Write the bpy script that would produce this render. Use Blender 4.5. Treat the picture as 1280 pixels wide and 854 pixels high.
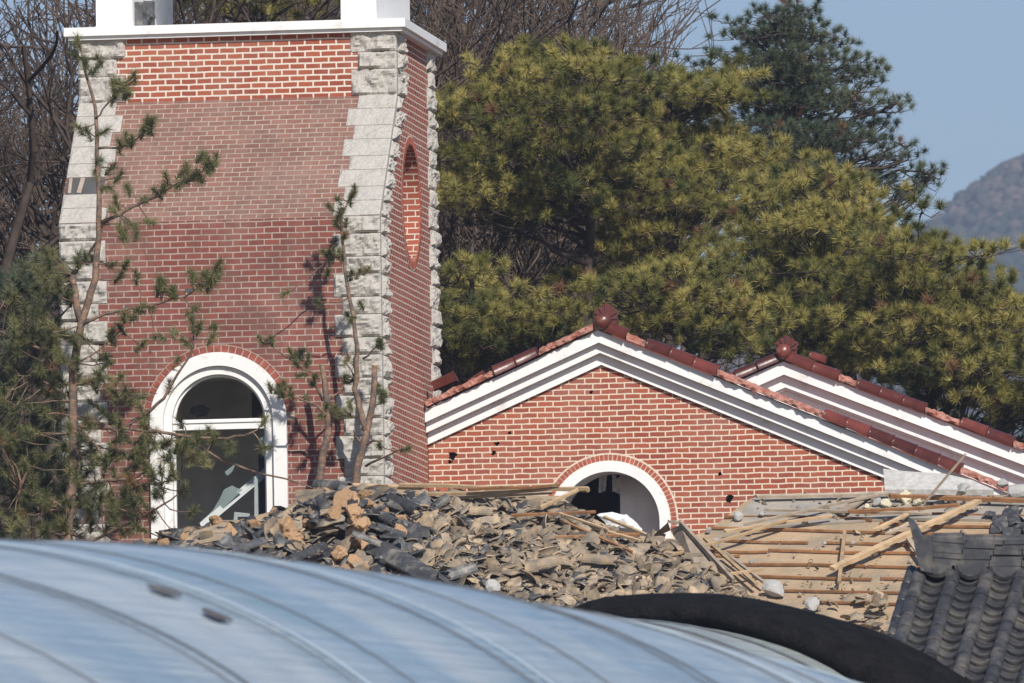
import bpy, math, random
import numpy as np
from math import sin, cos, pi, radians, sqrt, atan2
from mathutils import Vector, Matrix, Euler, noise as mnoise
from mathutils.geometry import tessellate_polygon

# ------------------------------------------------------------------ camera, sky, sun, exposure
for o in list(bpy.data.objects): bpy.data.objects.remove(o)
SC = bpy.context.scene
COL = SC.collection
YAW, PITCH, ROLL = radians(8.0), radians(4.27), radians(-0.95)
FPX = 20000.0
CR = Matrix.Rotation(YAW, 3, 'Z') @ Matrix.Rotation(pi/2 + PITCH, 3, 'X') @ Matrix.Rotation(ROLL, 3, 'Z')
cam_d = bpy.data.cameras.new('camera'); cam = bpy.data.objects.new('camera', cam_d); COL.objects.link(cam)
cam.matrix_world = CR.to_4x4()
cam_d.sensor_width = 36; cam_d.lens = 36*FPX/1280
cam_d.clip_start = 1; cam_d.clip_end = 9000
cam_d.dof.use_dof = True; cam_d.dof.focus_distance = 199; cam_d.dof.aperture_fstop = 12
SC.camera = cam
SUN_EL, SUN_AZ = radians(35), radians(26)          # azimuth: to the right of straight-behind-the-camera (-y), towards +x
SDIR = Vector((sin(SUN_AZ)*cos(SUN_EL), -cos(SUN_AZ)*cos(SUN_EL), sin(SUN_EL)))
W = bpy.data.worlds.new('World'); SC.world = W; W.use_nodes = True
nt = W.node_tree; nt.nodes.clear()
sky = nt.nodes.new('ShaderNodeTexSky'); sky.sky_type = 'NISHITA'; sky.sun_disc = False
sky.sun_elevation = SUN_EL; sky.sun_rotation = pi - SUN_AZ
sky.air_density = 1.0; sky.dust_density = 0.3; sky.ozone_density = 6.0
bg = nt.nodes.new('ShaderNodeBackground'); bg.inputs['Strength'].default_value = 0.092
wo = nt.nodes.new('ShaderNodeOutputWorld')
tint = nt.nodes.new('ShaderNodeMix'); tint.data_type = 'RGBA'; tint.blend_type = 'MULTIPLY'; tint.inputs[0].default_value = 1
tint.inputs[7].default_value = (1.10, .98, .97, 1); nt.links.new(sky.outputs[0], tint.inputs[6]); nt.links.new(tint.outputs[2], bg.inputs[0]); nt.links.new(bg.outputs[0], wo.inputs[0])
sun_d = bpy.data.lights.new('sun', 'SUN'); sun_d.energy = 4.6; sun_d.angle = radians(0.55); sun_d.color = (1, .94, .85)
sun = bpy.data.objects.new('sun', sun_d); COL.objects.link(sun); sun.location = (60, -60, 80)
sun.rotation_euler = SDIR.to_track_quat('Z', 'Y').to_euler()
SC.view_settings.view_transform = 'Standard'; SC.view_settings.look = 'None'
SC.view_settings.exposure = 0.24; SC.view_settings.gamma = 1; SC.view_settings.use_curve_mapping = False

# ------------------------------------------------------------------ helpers: survey points
def ray(px, py): return CR @ Vector(((px-640)/FPX, -(py-427)/FPX, -1))
def on_y(px, py, Y): d = ray(px, py); return d*(Y/d.y)
def on_x(px, py, X): d = ray(px, py); return d*(X/d.x)
def on_pl(px, py, p0, n, lift=0.0):
    d = ray(px, py); q = p0 + n*lift
    return d*(q.dot(n)/d.dot(n))
def project(p):
    q = CR.transposed() @ Vector(p)
    return (640+FPX*q.x/-q.z, 427-FPX*q.y/-q.z)

# ------------------------------------------------------------------ helpers: things and meshes
def tag(o, label=None, cat=None, group=None, kind=None):
    if label: o['label'] = label
    if cat: o['category'] = cat
    if group: o['group'] = group
    if kind: o['kind'] = kind
    return o
def thing(name, loc, label, cat, group=None):
    o = bpy.data.objects.new(name, None); COL.objects.link(o); o.location = loc; o.empty_display_size = .3
    return tag(o, label, cat, group)

def world_loc(o):
    p = Vector((0, 0, 0))
    while o: p = p + o.location; o = o.parent
    return p

class MB:
    def __init__(s): s.v = []; s.f = []; s.uv = []; s.sm = []; s.tint = []
    def face(s, pts, uv=None, smooth=False):
        i = len(s.v); s.v += [Vector(p) for p in pts]; s.f.append(tuple(range(i, i+len(pts)))); s.uv.append(uv); s.sm.append(smooth)
    def add(s, vs, fs, smooth=False, tint=None):
        i = len(s.v); s.v += [Vector(p) for p in vs]
        for f in fs: s.f.append(tuple(a+i for a in f)); s.uv.append(None); s.sm.append(smooth)
    def box(s, lo, hi):
        x0, y0, z0 = lo; x1, y1, z1 = hi
        s.add([(x0,y0,z0),(x1,y0,z0),(x1,y1,z0),(x0,y1,z0),(x0,y0,z1),(x1,y0,z1),(x1,y1,z1),(x0,y1,z1)],
              [(0,3,2,1),(4,5,6,7),(0,1,5,4),(1,2,6,5),(2,3,7,6),(3,0,4,7)])
    def prism(s, outer, ext, holes=()):
        """outer/holes: planar loops of 3-D points; ext: extrusion vector"""
        ext = Vector(ext)
        loops = [[Vector(p) for p in outer]] + [[Vector(p) for p in h] for h in holes]
        tri = tessellate_polygon(loops)
        flat = [p for l in loops for p in l]; n = len(flat)
        i = len(s.v); s.v += flat + [p+ext for p in flat]
        nrm = Vector((0,0,0))
        for t in tri:
            a, b, c = (flat[k] for k in t); nn = (b-a).cross(c-a)
            fl = nn.dot(ext) > 0
            f = tuple(t) if not fl else tuple(reversed(t))
            s.f.append(tuple(k+i for k in f)); s.f.append(tuple(k+i+n for k in reversed(f)))
            s.uv += [None, None]; s.sm += [False, False]
        k0 = 0
        for li, l in enumerate(loops):
            m = len(l)
            ar = Vector((0,0,0))
            for q in range(m): ar += l[q].cross(l[(q+1) % m])
            flip = (ar.dot(ext) > 0) ^ (li > 0)
            for q in range(m):
                a, b = i+k0+q, i+k0+(q+1) % m
                f = (a, b, b+n, a+n)
                s.f.append(f if flip else f[::-1]); s.uv.append(None); s.sm.append(False)
            k0 += m
    def beam(s, p, q, w, h, up=(0,0,1), taper=0.0, seg=1, wob=0.0, rng=random, jag=1.0):
        p, q = Vector(p), Vector(q); d = (q-p).normalized(); up = Vector(up)
        sd = d.cross(up).normalized(); u = sd.cross(d)
        vs = []; fs = []
        for k in range(seg+1):
            t = k/seg; c = p.lerp(q, t) + (sd*rng.uniform(-wob, wob)+u*rng.uniform(-wob, wob))
            ww, hh = w*(1-taper*t)/2, h*(1-taper*t)/2
            e = d*rng.uniform(-w, w)*.6*jag if k in (0, seg) else Vector((0,0,0))
            vs += [c-sd*ww-u*hh, c+sd*ww-u*hh+e, c+sd*ww+u*hh+e, c-sd*ww+u*hh]
        for k in range(seg):
            a = k*4
            for j in range(4): fs.append((a+j, a+(j+1) % 4, a+4+(j+1) % 4, a+4+j))
        fs += [(3,2,1,0), (seg*4, seg*4+1, seg*4+2, seg*4+3)]
        s.add(vs, fs)
    def tube(s, pts, rad, n=8, smooth=True, cap=True):
        pts = [Vector(p) for p in pts]
        if not hasattr(rad, '__len__'): rad = [rad]*len(pts)
        vs = []; fs = []; ref = None
        for k, p in enumerate(pts):
            d = (pts[min(k+1, len(pts)-1)] - pts[max(k-1, 0)]).normalized()
            if ref is None: ref = Vector((0,0,1)) if abs(d.z) < .9 else Vector((1,0,0))
            a = (ref - d*ref.dot(d)).normalized(); ref = a; b = d.cross(a)
            for j in range(n):
                t = 2*pi*j/n; vs.append(p + (a*cos(t)+b*sin(t))*rad[k])
        for k in range(len(pts)-1):
            for j in range(n): fs.append((k*n+j, k*n+(j+1) % n, (k+1)*n+(j+1) % n, (k+1)*n+j))
        if cap: fs += [tuple(reversed(range(n))), tuple(range((len(pts)-1)*n, len(pts)*n))]
        s.add(vs, fs, smooth)
    def build(s, name, mat, parent=None, loc=None, tints=None):
        base = world_loc(parent) if parent else Vector(loc if loc is not None else (0,0,0))
        me = bpy.data.meshes.new(name)
        me.from_pydata([p-base for p in s.v], [], s.f)
        me.polygons.foreach_set('use_smooth', s.sm)
        uvl = me.uv_layers.new(name='UVMap')
        data = np.zeros(len(me.loops)*2)
        k = 0
        for pi_, poly in enumerate(me.polygons):
            n = poly.normal; u = s.uv[pi_]
            for j, vi in enumerate(poly.vertices):
                if u: a, b = u[j]
                else:
                    p = s.v[vi]
                    if abs(n.z) > .75: a, b = p.x, p.y
                    elif abs(n.x) > abs(n.y): a, b = p.y, p.z
                    else: a, b = p.x, p.z
                data[k] = a; data[k+1] = b; k += 2
        uvl.data.foreach_set('uv', data)
        if tints is not None:
            at = me.attributes.new('tint', 'FLOAT', 'POINT'); at.data.foreach_set('value', np.asarray(tints, dtype=np.float32))
        if mat: me.materials.append(mat)
        o = bpy.data.objects.new(name, me); COL.objects.link(o)
        if parent: o.parent = parent
        else: o.location = base
        return o

def np_obj(name, V, Fc, mat, parent=None, tint=None, smooth=False):
    """Fast mesh from numpy arrays; Fc is (n,3) or (n,4)."""
    base = np.array(world_loc(parent) if parent else (0,0,0))
    V = np.asarray(V, dtype=np.float64)-base; Fc = np.asarray(Fc, dtype=np.int32)
    me = bpy.data.meshes.new(name); n, k = Fc.shape
    me.vertices.add(len(V)); me.vertices.foreach_set('co', V.astype(np.float32).ravel())
    me.loops.add(n*k); me.loops.foreach_set('vertex_index', Fc.ravel())
    me.polygons.add(n); me.polygons.foreach_set('loop_start', np.arange(0, n*k, k, dtype=np.int32))
    me.polygons.foreach_set('loop_total', np.full(n, k, dtype=np.int32))
    if smooth: me.polygons.foreach_set('use_smooth', np.ones(n, dtype=bool))
    if tint is not None:
        at = me.attributes.new('tint', 'FLOAT', 'POINT'); at.data.foreach_set('value', np.asarray(tint, dtype=np.float32))
    me.materials.append(mat); me.update(calc_edges=True); me.validate()
    o = bpy.data.objects.new(name, me); COL.objects.link(o)
    if parent: o.parent = parent
    return o

# ------------------------------------------------------------------ helpers: materials
class NG:
    def __init__(s, name):
        s.m = bpy.data.materials.new(name); s.m.use_nodes = True; s.t = s.m.node_tree
        s.b = s.t.nodes['Principled BSDF']; s.o = s.t.nodes['Material Output']
    def n(s, typ, **kw):
        x = s.t.nodes.new(typ)
        for k, v in kw.items():
            if k.startswith('_'): setattr(x, k[1:], v)
            else:
                key = k.replace('__', ' ')
                x.inputs[key].default_value = v
        return x
    def l(s, a, b): s.t.links.new(a, b)
    def noise(s, scale, detail=4, rough=.6, vec=None, dist=0):
        x = s.n('ShaderNodeTexNoise', Scale=scale, Detail=detail, Roughness=rough, Distortion=dist)
        if vec is not None: s.l(vec, x.inputs['Vector'])
        return x.outputs['Fac']
    def ramp(s, fac, a, b, ca=(0,0,0,1), cb=(1,1,1,1)):
        x = s.n('ShaderNodeValToRGB'); e = x.color_ramp.elements
        e[0].position = a; e[0].color = ca; e[1].position = b; e[1].color = cb
        s.l(fac, x.inputs[0]); return x.outputs[0]
    def mix(s, fac, a, b, blend='MIX'):
        x = s.n('ShaderNodeMix', _data_type='RGBA', _blend_type=blend)
        for sock, v in ((x.inputs[0], fac), (x.inputs[6], a), (x.inputs[7], b)):
            if isinstance(v, (int, float)): sock.default_value = v
            elif isinstance(v, tuple): sock.default_value = (*v[:3], 1)
            else: s.l(v, sock)
        return x.outputs[2]
    def math(s, op, a, b=0.0):
        x = s.n('ShaderNodeMath', _operation=op)
        for sock, v in zip(x.inputs, (a, b)):
            if isinstance(v, (int, float)): sock.default_value = v
            else: s.l(v, sock)
        return x.outputs[0]
    def bump(s, h, strength=.4, dist=.02, nrm=None):
        x = s.n('ShaderNodeBump', Strength=strength, Distance=dist); s.l(h, x.inputs['Height'])
        if nrm is not None: s.l(nrm, x.inputs['Normal'])
        return x.outputs[0]
    def set(s, rough=.8, spec=.3, metal=0):
        s.b.inputs['Roughness'].default_value = rough; s.b.inputs['Specular IOR Level'].default_value = spec
        s.b.inputs['Metallic'].default_value = metal; return s

def simple(name, col, rough=.8, spec=.3, sc=3.0, amt=.25, dirt=None, dirt_sc=1.2, dirt_lo=.5, dirt_hi=.7, bump=.0, bump_sc=30, bump_d=.01, var=0.0):
    """Procedural paint/stone/wood: fine tone variation, patches of dirt with their own shape, optional bump, per-piece tone."""
    g = NG(name).set(rough, spec); tc = g.n('ShaderNodeTexCoord').outputs['Object']
    if var > 0:
        oi = g.n('ShaderNodeObjectInfo'); at = g.n('ShaderNodeAttribute', _attribute_name='tint')
        r = g.math('FRACT', g.math('ADD', oi.outputs['Random'], at.outputs['Fac']))
        off = g.n('ShaderNodeVectorMath', _operation='ADD'); g.l(tc, off.inputs[0])
        cx = g.n('ShaderNodeCombineXYZ'); g.l(g.math('MULTIPLY', r, 37.0), cx.inputs[0]); g.l(g.math('MULTIPLY', r, 91.0), cx.inputs[1]); g.l(cx.outputs[0], off.inputs[1])
        tc = off.outputs[0]
    nz = g.noise(sc, 5, .65, tc)
    lo = tuple(c*(1-amt) for c in col); hi = tuple(min(1, c*(1+amt)) for c in col)
    c = g.mix(g.ramp(nz, .3, .7), lo, hi)
    if dirt:
        c = g.mix(g.ramp(g.noise(dirt_sc, 6, .7, tc), dirt_lo, dirt_hi), c, dirt)
    if var > 0:
        f = g.math('ADD', 1-var, g.math('MULTIPLY', r, 2*var))
        cc = g.n('ShaderNodeCombineColor'); [g.l(f, cc.inputs[k]) for k in range(3)]
        c = g.mix(1.0, c, cc.outputs[0], 'MULTIPLY')
    g.l(c, g.b.inputs['Base Color'])
    if bump: g.l(g.bump(g.noise(bump_sc, 5, .65, tc), bump, bump_d), g.b.inputs['Normal'])
    return g.m

def brick_mat(name, c1, c2, mortar, bw=.2, rh=.0763, ms=.0085, stain=None, stain_lo=.5, stain_hi=.75, seed=0.0, wob=.004, pale=None):
    g = NG(name).set(.85, .25)
    uv = g.n('ShaderNodeTexCoord').outputs['UV']; ob = g.n('ShaderNodeTexCoord').outputs['Object']
    nz = g.n('ShaderNodeTexNoise', Scale=4.5, Detail=3); g.l(uv, nz.inputs['Vector'])
    sub = g.n('ShaderNodeVectorMath', _operation='SUBTRACT'); g.l(nz.outputs['Color'], sub.inputs[0]); sub.inputs[1].default_value = (.5,.5,.5)
    mul = g.n('ShaderNodeVectorMath', _operation='SCALE'); g.l(sub.outputs[0], mul.inputs[0]); mul.inputs['Scale'].default_value = wob*4
    nz2 = g.n('ShaderNodeTexNoise', Scale=40, Detail=3); g.l(uv, nz2.inputs['Vector'])
    sub2 = g.n('ShaderNodeVectorMath', _operation='SUBTRACT'); g.l(nz2.outputs['Color'], sub2.inputs[0]); sub2.inputs[1].default_value = (.5,.5,.5)
    mul2 = g.n('ShaderNodeVectorMath', _operation='SCALE'); g.l(sub2.outputs[0], mul2.inputs[0]); mul2.inputs['Scale'].default_value = wob*1.6
    a1 = g.n('ShaderNodeVectorMath', _operation='ADD'); g.l(uv, a1.inputs[0]); g.l(mul.outputs[0], a1.inputs[1])
    a2 = g.n('ShaderNodeVectorMath', _operation='ADD'); g.l(a1.outputs[0], a2.inputs[0]); g.l(mul2.outputs[0], a2.inputs[1])
    br = g.n('ShaderNodeTexBrick', Scale=1.0); br.offset = .5
    g.l(a2.outputs[0], br.inputs['Vector'])
    br.inputs['Brick Width'].default_value = bw; br.inputs['Row Height'].default_value = rh
    br.inputs['Mortar Size'].default_value = ms; br.inputs['Mortar Smooth'].default_value = .12; br.inputs['Bias'].default_value = 0
    br.inputs['Color1'].default_value = (*c1, 1); br.inputs['Color2'].default_value = (*c2, 1); br.inputs['Mortar'].default_value = (*mortar, 1)
    c = br.outputs['Color']
    c = g.mix(g.ramp(g.noise(60, 4, .7, uv), .35, .75), c, g.mix(1.0, c, (.78,.76,.76), 'MULTIPLY'))
    c = g.mix(g.math('MULTIPLY', g.ramp(g.noise(.9, 6, .7, ob), .45, .75), .35), c, (.42,.3,.25))
    if stain:
        c = g.mix(g.math('MULTIPLY', g.ramp(g.noise(1.1, 7, .72, ob, .6), stain_lo, stain_hi), .75), c, stain)
    if pale:
        c = g.mix(g.math('MULTIPLY', g.ramp(g.noise(2.3, 6, .75, ob, .3), .42, .7), .6), c, pale)
    g.l(c, g.b.inputs['Base Color'])
    inv = g.math('SUBTRACT', 1.0, br.outputs['Fac'])
    h = g.math('ADD', inv, g.math('MULTIPLY', g.noise(90, 3, .6, uv), .3))
    g.l(g.bump(h, .6, .008), g.b.inputs['Normal'])
    return g.m

def plane_noise(x, y, s=0):
    return (sin(x*1.3+s)*cos(y*1.7-s*.7)+.5*sin(x*3.1+y*2.3+s*2)+.25*sin(x*7.3-y*5.1+s*3))/1.75

M = {}
M['brick_up'] = brick_mat('tower_brick', (.37,.105,.055), (.27,.068,.042), (.68,.61,.52), ms=.0115)
M['brick_slope'] = brick_mat('tower_brick_weathered', (.25,.112,.082), (.165,.078,.06), (.42,.355,.30), rh=.092, ms=.0085, stain=(.15,.098,.08), stain_lo=.42, pale=(.30,.195,.15))
M['brick_low'] = brick_mat('tower_brick_lower', (.25,.078,.058), (.18,.055,.044), (.40,.33,.28), ms=.0085, stain=(.12,.066,.055), stain_lo=.45, stain_hi=.66)
M['brick_side'] = brick_mat('tower_brick_side', (.36,.10,.058), (.27,.072,.047), (.62,.55,.47), ms=.0085)
M['brick_gable'] = brick_mat('gable_brick', (.37,.105,.058), (.265,.068,.044), (.68,.58,.45), bw=.206, rh=.0706, ms=.0095, wob=.006)
M['brick_reveal'] = brick_mat('reveal_brick', (.36,.095,.06), (.30,.08,.055), (.68,.58,.45), bw=.6, ms=.0095)
M['mortar'] = simple('mortar', (.6,.52,.42), .9, .2, 20, .2)
M['voussoir_old'] = simple('weathered_voussoir', (.25,.075,.055), .85, .25, 9, .35)
M['mortar_old'] = simple('weathered_mortar', (.36,.29,.24), .9, .2, 20, .2)
M['voussoir'] = simple('voussoir_brick', (.34,.095,.06), .85, .25, 9, .3)
M['granite'] = simple('granite', (.435,.41,.37), .85, .3, 55, .22, dirt=(.36,.35,.33), dirt_sc=9, dirt_lo=.5, dirt_hi=.75, bump=.7, bump_sc=18, bump_d=.03)
M['white'] = simple('white_paint', (.74,.74,.735), .6, .35, 2, .04, dirt=(.50,.47,.42), dirt_sc=2.6, dirt_lo=.56, dirt_hi=.76, bump=.1, bump_sc=12, bump_d=.01)
M['white_pl'] = simple('white_plaster', (.74,.735,.72), .8, .2, 4, .06, dirt=(.42,.36,.31), dirt_sc=4, dirt_lo=.58, dirt_hi=.72, bump=.2, bump_sc=18, bump_d=.01)
M['room'] = simple('room_plaster', (.70,.69,.66), .9, .1, 2, .15)
M['recess_dark'] = simple('painted_recess', (.09,.09,.09), .9, .1, 2, .2)  # near-black, paints shade into holes and gaps; also dark room parts
M['red_tile'] = simple('glazed_red_tile', (.118,.03,.021), .34, .5, 6, .3, dirt=(.30,.14,.10), dirt_sc=5, dirt_lo=.6, dirt_hi=.85, bump=.25, bump_sc=14, bump_d=.012, var=.5)
M['pink_mortar'] = simple('broken_tile_bed', (.40,.20,.155), .9, .2, 12, .35, dirt=(.30,.10,.07), dirt_sc=9, dirt_lo=.5, dirt_hi=.6, bump=.8, bump_sc=16, bump_d=.04)
M['giwa'] = simple('black_clay_tile', (.036,.037,.042), .5, .45, 7, .4, dirt=(.15,.135,.115), dirt_sc=3.6, dirt_lo=.46, dirt_hi=.74, bump=.35, bump_sc=30, bump_d=.006)
M['shard'] = simple('dusty_grey_tile', (.185,.158,.125), .85, .2, 9, .3, dirt=(.37,.27,.17), dirt_sc=5, dirt_lo=.42, dirt_hi=.66, var=.48, bump=.4, bump_sc=25, bump_d=.008)
M['shard_dark'] = simple('dark_grey_tile', (.055,.056,.060), .5, .45, 9, .4, dirt=(.22,.20,.17), dirt_sc=5, dirt_lo=.5, dirt_hi=.7, var=.4, bump=.3, bump_sc=25, bump_d=.008)
M['clay'] = simple('tan_roof_clay', (.58,.37,.215), .95, .1, 12, .3, var=.2, bump=.9, bump_sc=28, bump_d=.03)
M['concrete'] = simple('broken_concrete', (.40,.395,.38), .9, .2, 14, .25, dirt=(.30,.27,.235), dirt_sc=6, dirt_lo=.5, dirt_hi=.7, var=.2, bump=.6, bump_sc=30, bump_d=.015)
M['slab'] = simple('pale_concrete', (.50,.485,.455), .9, .2, 14, .2, dirt=(.40,.37,.33), dirt_sc=5, bump=.5, bump_sc=30, bump_d=.015)
M['foam'] = simple('yellow_foam', (.66,.60,.43), .9, .1, 14, .2, bump=.6, bump_sc=25, bump_d=.02, var=.1)
M['deck'] = simple('earth_roof_board', (.41,.30,.192), .95, .1, 1.4, .18, dirt=(.27,.225,.17), dirt_sc=1.7, dirt_lo=.45, dirt_hi=.68, bump=.7, bump_sc=14, bump_d=.03)
M['deck_grey'] = simple('grey_roof_board', (.30,.275,.24), .95, .1, 2, .2, dirt=(.42,.34,.25), dirt_sc=1.6, dirt_lo=.5, dirt_hi=.66, bump=.4, bump_sc=18, bump_d=.015)
M['batten'] = simple('brown_batten', (.27,.135,.062), .8, .2, 5, .35, var=.25, dirt=(.40,.28,.17), dirt_sc=3, dirt_lo=.55, dirt_hi=.7)
M['lath'] = simple('weathered_lath', (.44,.315,.19), .85, .15, 5, .3, var=.25)
M['greywood'] = simple('grey_plank', (.36,.295,.225), .85, .15, 6, .3, var=.2)
M['alu'] = simple('aluminium_frame', (.30,.335,.335), .4, .5, 6, .12)
M['black_net'] = simple('black_shade_net', (.013,.0125,.0135), .95, .08, 5, .4, dirt=(.03,.027,.028), dirt_sc=7, dirt_lo=.5, dirt_hi=.85, bump=1.0, bump_sc=26, bump_d=.06)
M['hoop'] = simple('hoop_line', (.11,.12,.135), .6, .3, 4, .2)
M['pale_seam'] = simple('pale_film_seam', (.33,.40,.46), .45, .4, 2, .1)
M['patch'] = simple('brown_patch', (.10,.095,.095), .8, .2, 9, .3)
M['soil'] = simple('soil', (.20,.16,.11), .95, .1, .25, .3, dirt=(.16,.17,.08), dirt_sc=.12, bump=.4, bump_sc=2, bump_d=.1)
M['hillside'] = simple('wooded_hillside', (.10,.075,.055), .95, .05, .05, .35, dirt=(.06,.065,.032), dirt_sc=.02, dirt_lo=.48, dirt_hi=.6)
M['bark_red'] = simple('red_pine_bark', (.23,.15,.105), .9, .15, 14, .5, dirt=(.11,.09,.08), dirt_sc=9, dirt_lo=.45, dirt_hi=.6, bump=.8, bump_sc=26, bump_d=.02)
M['bark_dark'] = simple('dark_bark', (.065,.05,.042), .95, .1, 6, .35, bump=.5, bump_sc=12, bump_d=.03)
M['bark_grey'] = simple('grey_twigs', (.125,.095,.08), .95, .1, 3, .3)
M['bark_brown'] = simple('brown_twigs', (.115,.085,.067), .95, .1, 3, .3)

def glass_mat():
    g = NG('glass_shard').set(.05, .5); g.b.inputs['Base Color'].default_value = (.55,.68,.66,1)
    g.b.inputs['Transmission Weight'].default_value = .6; g.b.inputs['Roughness'].default_value = .15
    nz = g.noise(3); g.l(g.ramp(nz, .2, .8, (.34,.44,.43,1), (.46,.56,.55,1)), g.b.inputs['Base Color']); return g.m
M['glass'] = glass_mat()

def film_mat(name, c_lo, c_hi, c_dust):
    g = NG(name).set(.33, .5)
    ob = g.n('ShaderNodeTexCoord').outputs['Object']
    mp = g.n('ShaderNodeMapping'); g.l(ob, mp.inputs['Vector']); mp.inputs['Scale'].default_value = (.45,.16,11)
    c = g.mix(g.ramp(g.noise(1.1, 5, .6, ob, .8), .3, .72), c_lo, c_hi)
    c = g.mix(g.math('MULTIPLY', g.ramp(g.noise(1.6, 6, .62, mp.outputs[0], 1.0), .48, .75), .6), c, c_dust)
    at = g.n('ShaderNodeAttribute', _attribute_name='tint').outputs['Fac']      # which sheet of film, lengthwise
    cx = g.n('ShaderNodeCombineXYZ'); g.l(at, cx.inputs[0])
    c = g.mix(g.math('MULTIPLY', g.ramp(g.noise(.4, 2, .5, cx.outputs[0]), .46, .56), .6), c, c_dust)
    c = g.mix(g.math('MULTIPLY', g.ramp(g.noise(.55, 3, .6, ob, .5), .55, .72), .5), c, (.11,.225,.26))
    c = g.mix(g.math('MULTIPLY', g.ramp(g.noise(7, 6, .75, ob, .3), .60, .8), .35), c, (.30,.29,.27))
    g.l(c, g.b.inputs['Base Color'])
    g.l(g.ramp(g.noise(2.2, 4, .6, ob), .3, .7, (.26,.26,.26,1), (.45,.45,.45,1)), g.b.inputs['Roughness'])
    g.l(g.bump(g.noise(2.6, 5, .6, mp.outputs[0], .6), .8, .08), g.b.inputs['Normal'])
    return g.m
M['film'] = film_mat('blue_film', (.185,.265,.34), (.25,.335,.415), (.41,.45,.475))
M['film_grey'] = film_mat('grey_film', (.25,.29,.28), (.31,.36,.36), (.36,.38,.36))

def needle_mat(name, c0, c1, c2):
    g = NG(name).set(.55, .25)
    at = g.n('ShaderNodeAttribute', _attribute_name='tint').outputs['Fac']
    x = g.n('ShaderNodeValToRGB'); e = x.color_ramp.elements
    e[0].position = 0; e[0].color = (*c0, 1); e[1].position = .93; e[1].color = (*c2, 1); m_ = e.new(.52); m_.color = (*c1, 1); m_ = e.new(.97); m_.color = (.22,.12,.06,1)
    g.l(at, x.inputs[0]); g.l(x.outputs[0], g.b.inputs['Base Color'])
    tr = g.n('ShaderNodeBsdfTranslucent'); g.l(x.outputs[0], tr.inputs['Color'])
    ms = g.n('ShaderNodeMixShader'); ms.inputs[0].default_value = .12
    g.l(g.b.outputs[0], ms.inputs[1]); g.l(tr.outputs[0], ms.inputs[2]); g.l(ms.outputs[0], g.o.inputs['Surface'])
    return g.m
M['needle'] = needle_mat('red_pine_needles', (.055,.072,.024), (.21,.196,.05), (.43,.365,.115))
M['needle_dark'] = needle_mat('white_pine_needles', (.055,.078,.05), (.10,.125,.075), (.16,.175,.10))
M['needle_near'] = needle_mat('young_pine_needles', (.075,.088,.04), (.14,.145,.06), (.22,.205,.09))

# ------------------------------------------------------------------ the setting: ground and far hill
GY = [-60, 0, 75, 95, 150, 190, 205, 240, 300, 420, 900, 2600, 6000]
GZ = [-1.6, -1.6, .7, 1.5, 5.0, 8.2, 8.8, 11.0, 15.5, 21, 22, 22, 22]
def gz(y): return float(np.interp(y, GY, GZ))
g = MB(); xs = [-3500, -600, -150, -60, -25, 0, 25, 60, 150, 600, 3500]; ys = sorted(set(GY+[20,40,60,120,170,220,270,350,600,1500]))
for i in range(len(ys)-1):
    for j in range(len(xs)-1):
        g.face([(xs[j],ys[i],gz(ys[i])),(xs[j+1],ys[i],gz(ys[i])),(xs[j+1],ys[i+1],gz(ys[i+1])),(xs[j],ys[i+1],gz(ys[i+1]))])
tag(g.build('ground', M['soil']), kind='structure')

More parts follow.
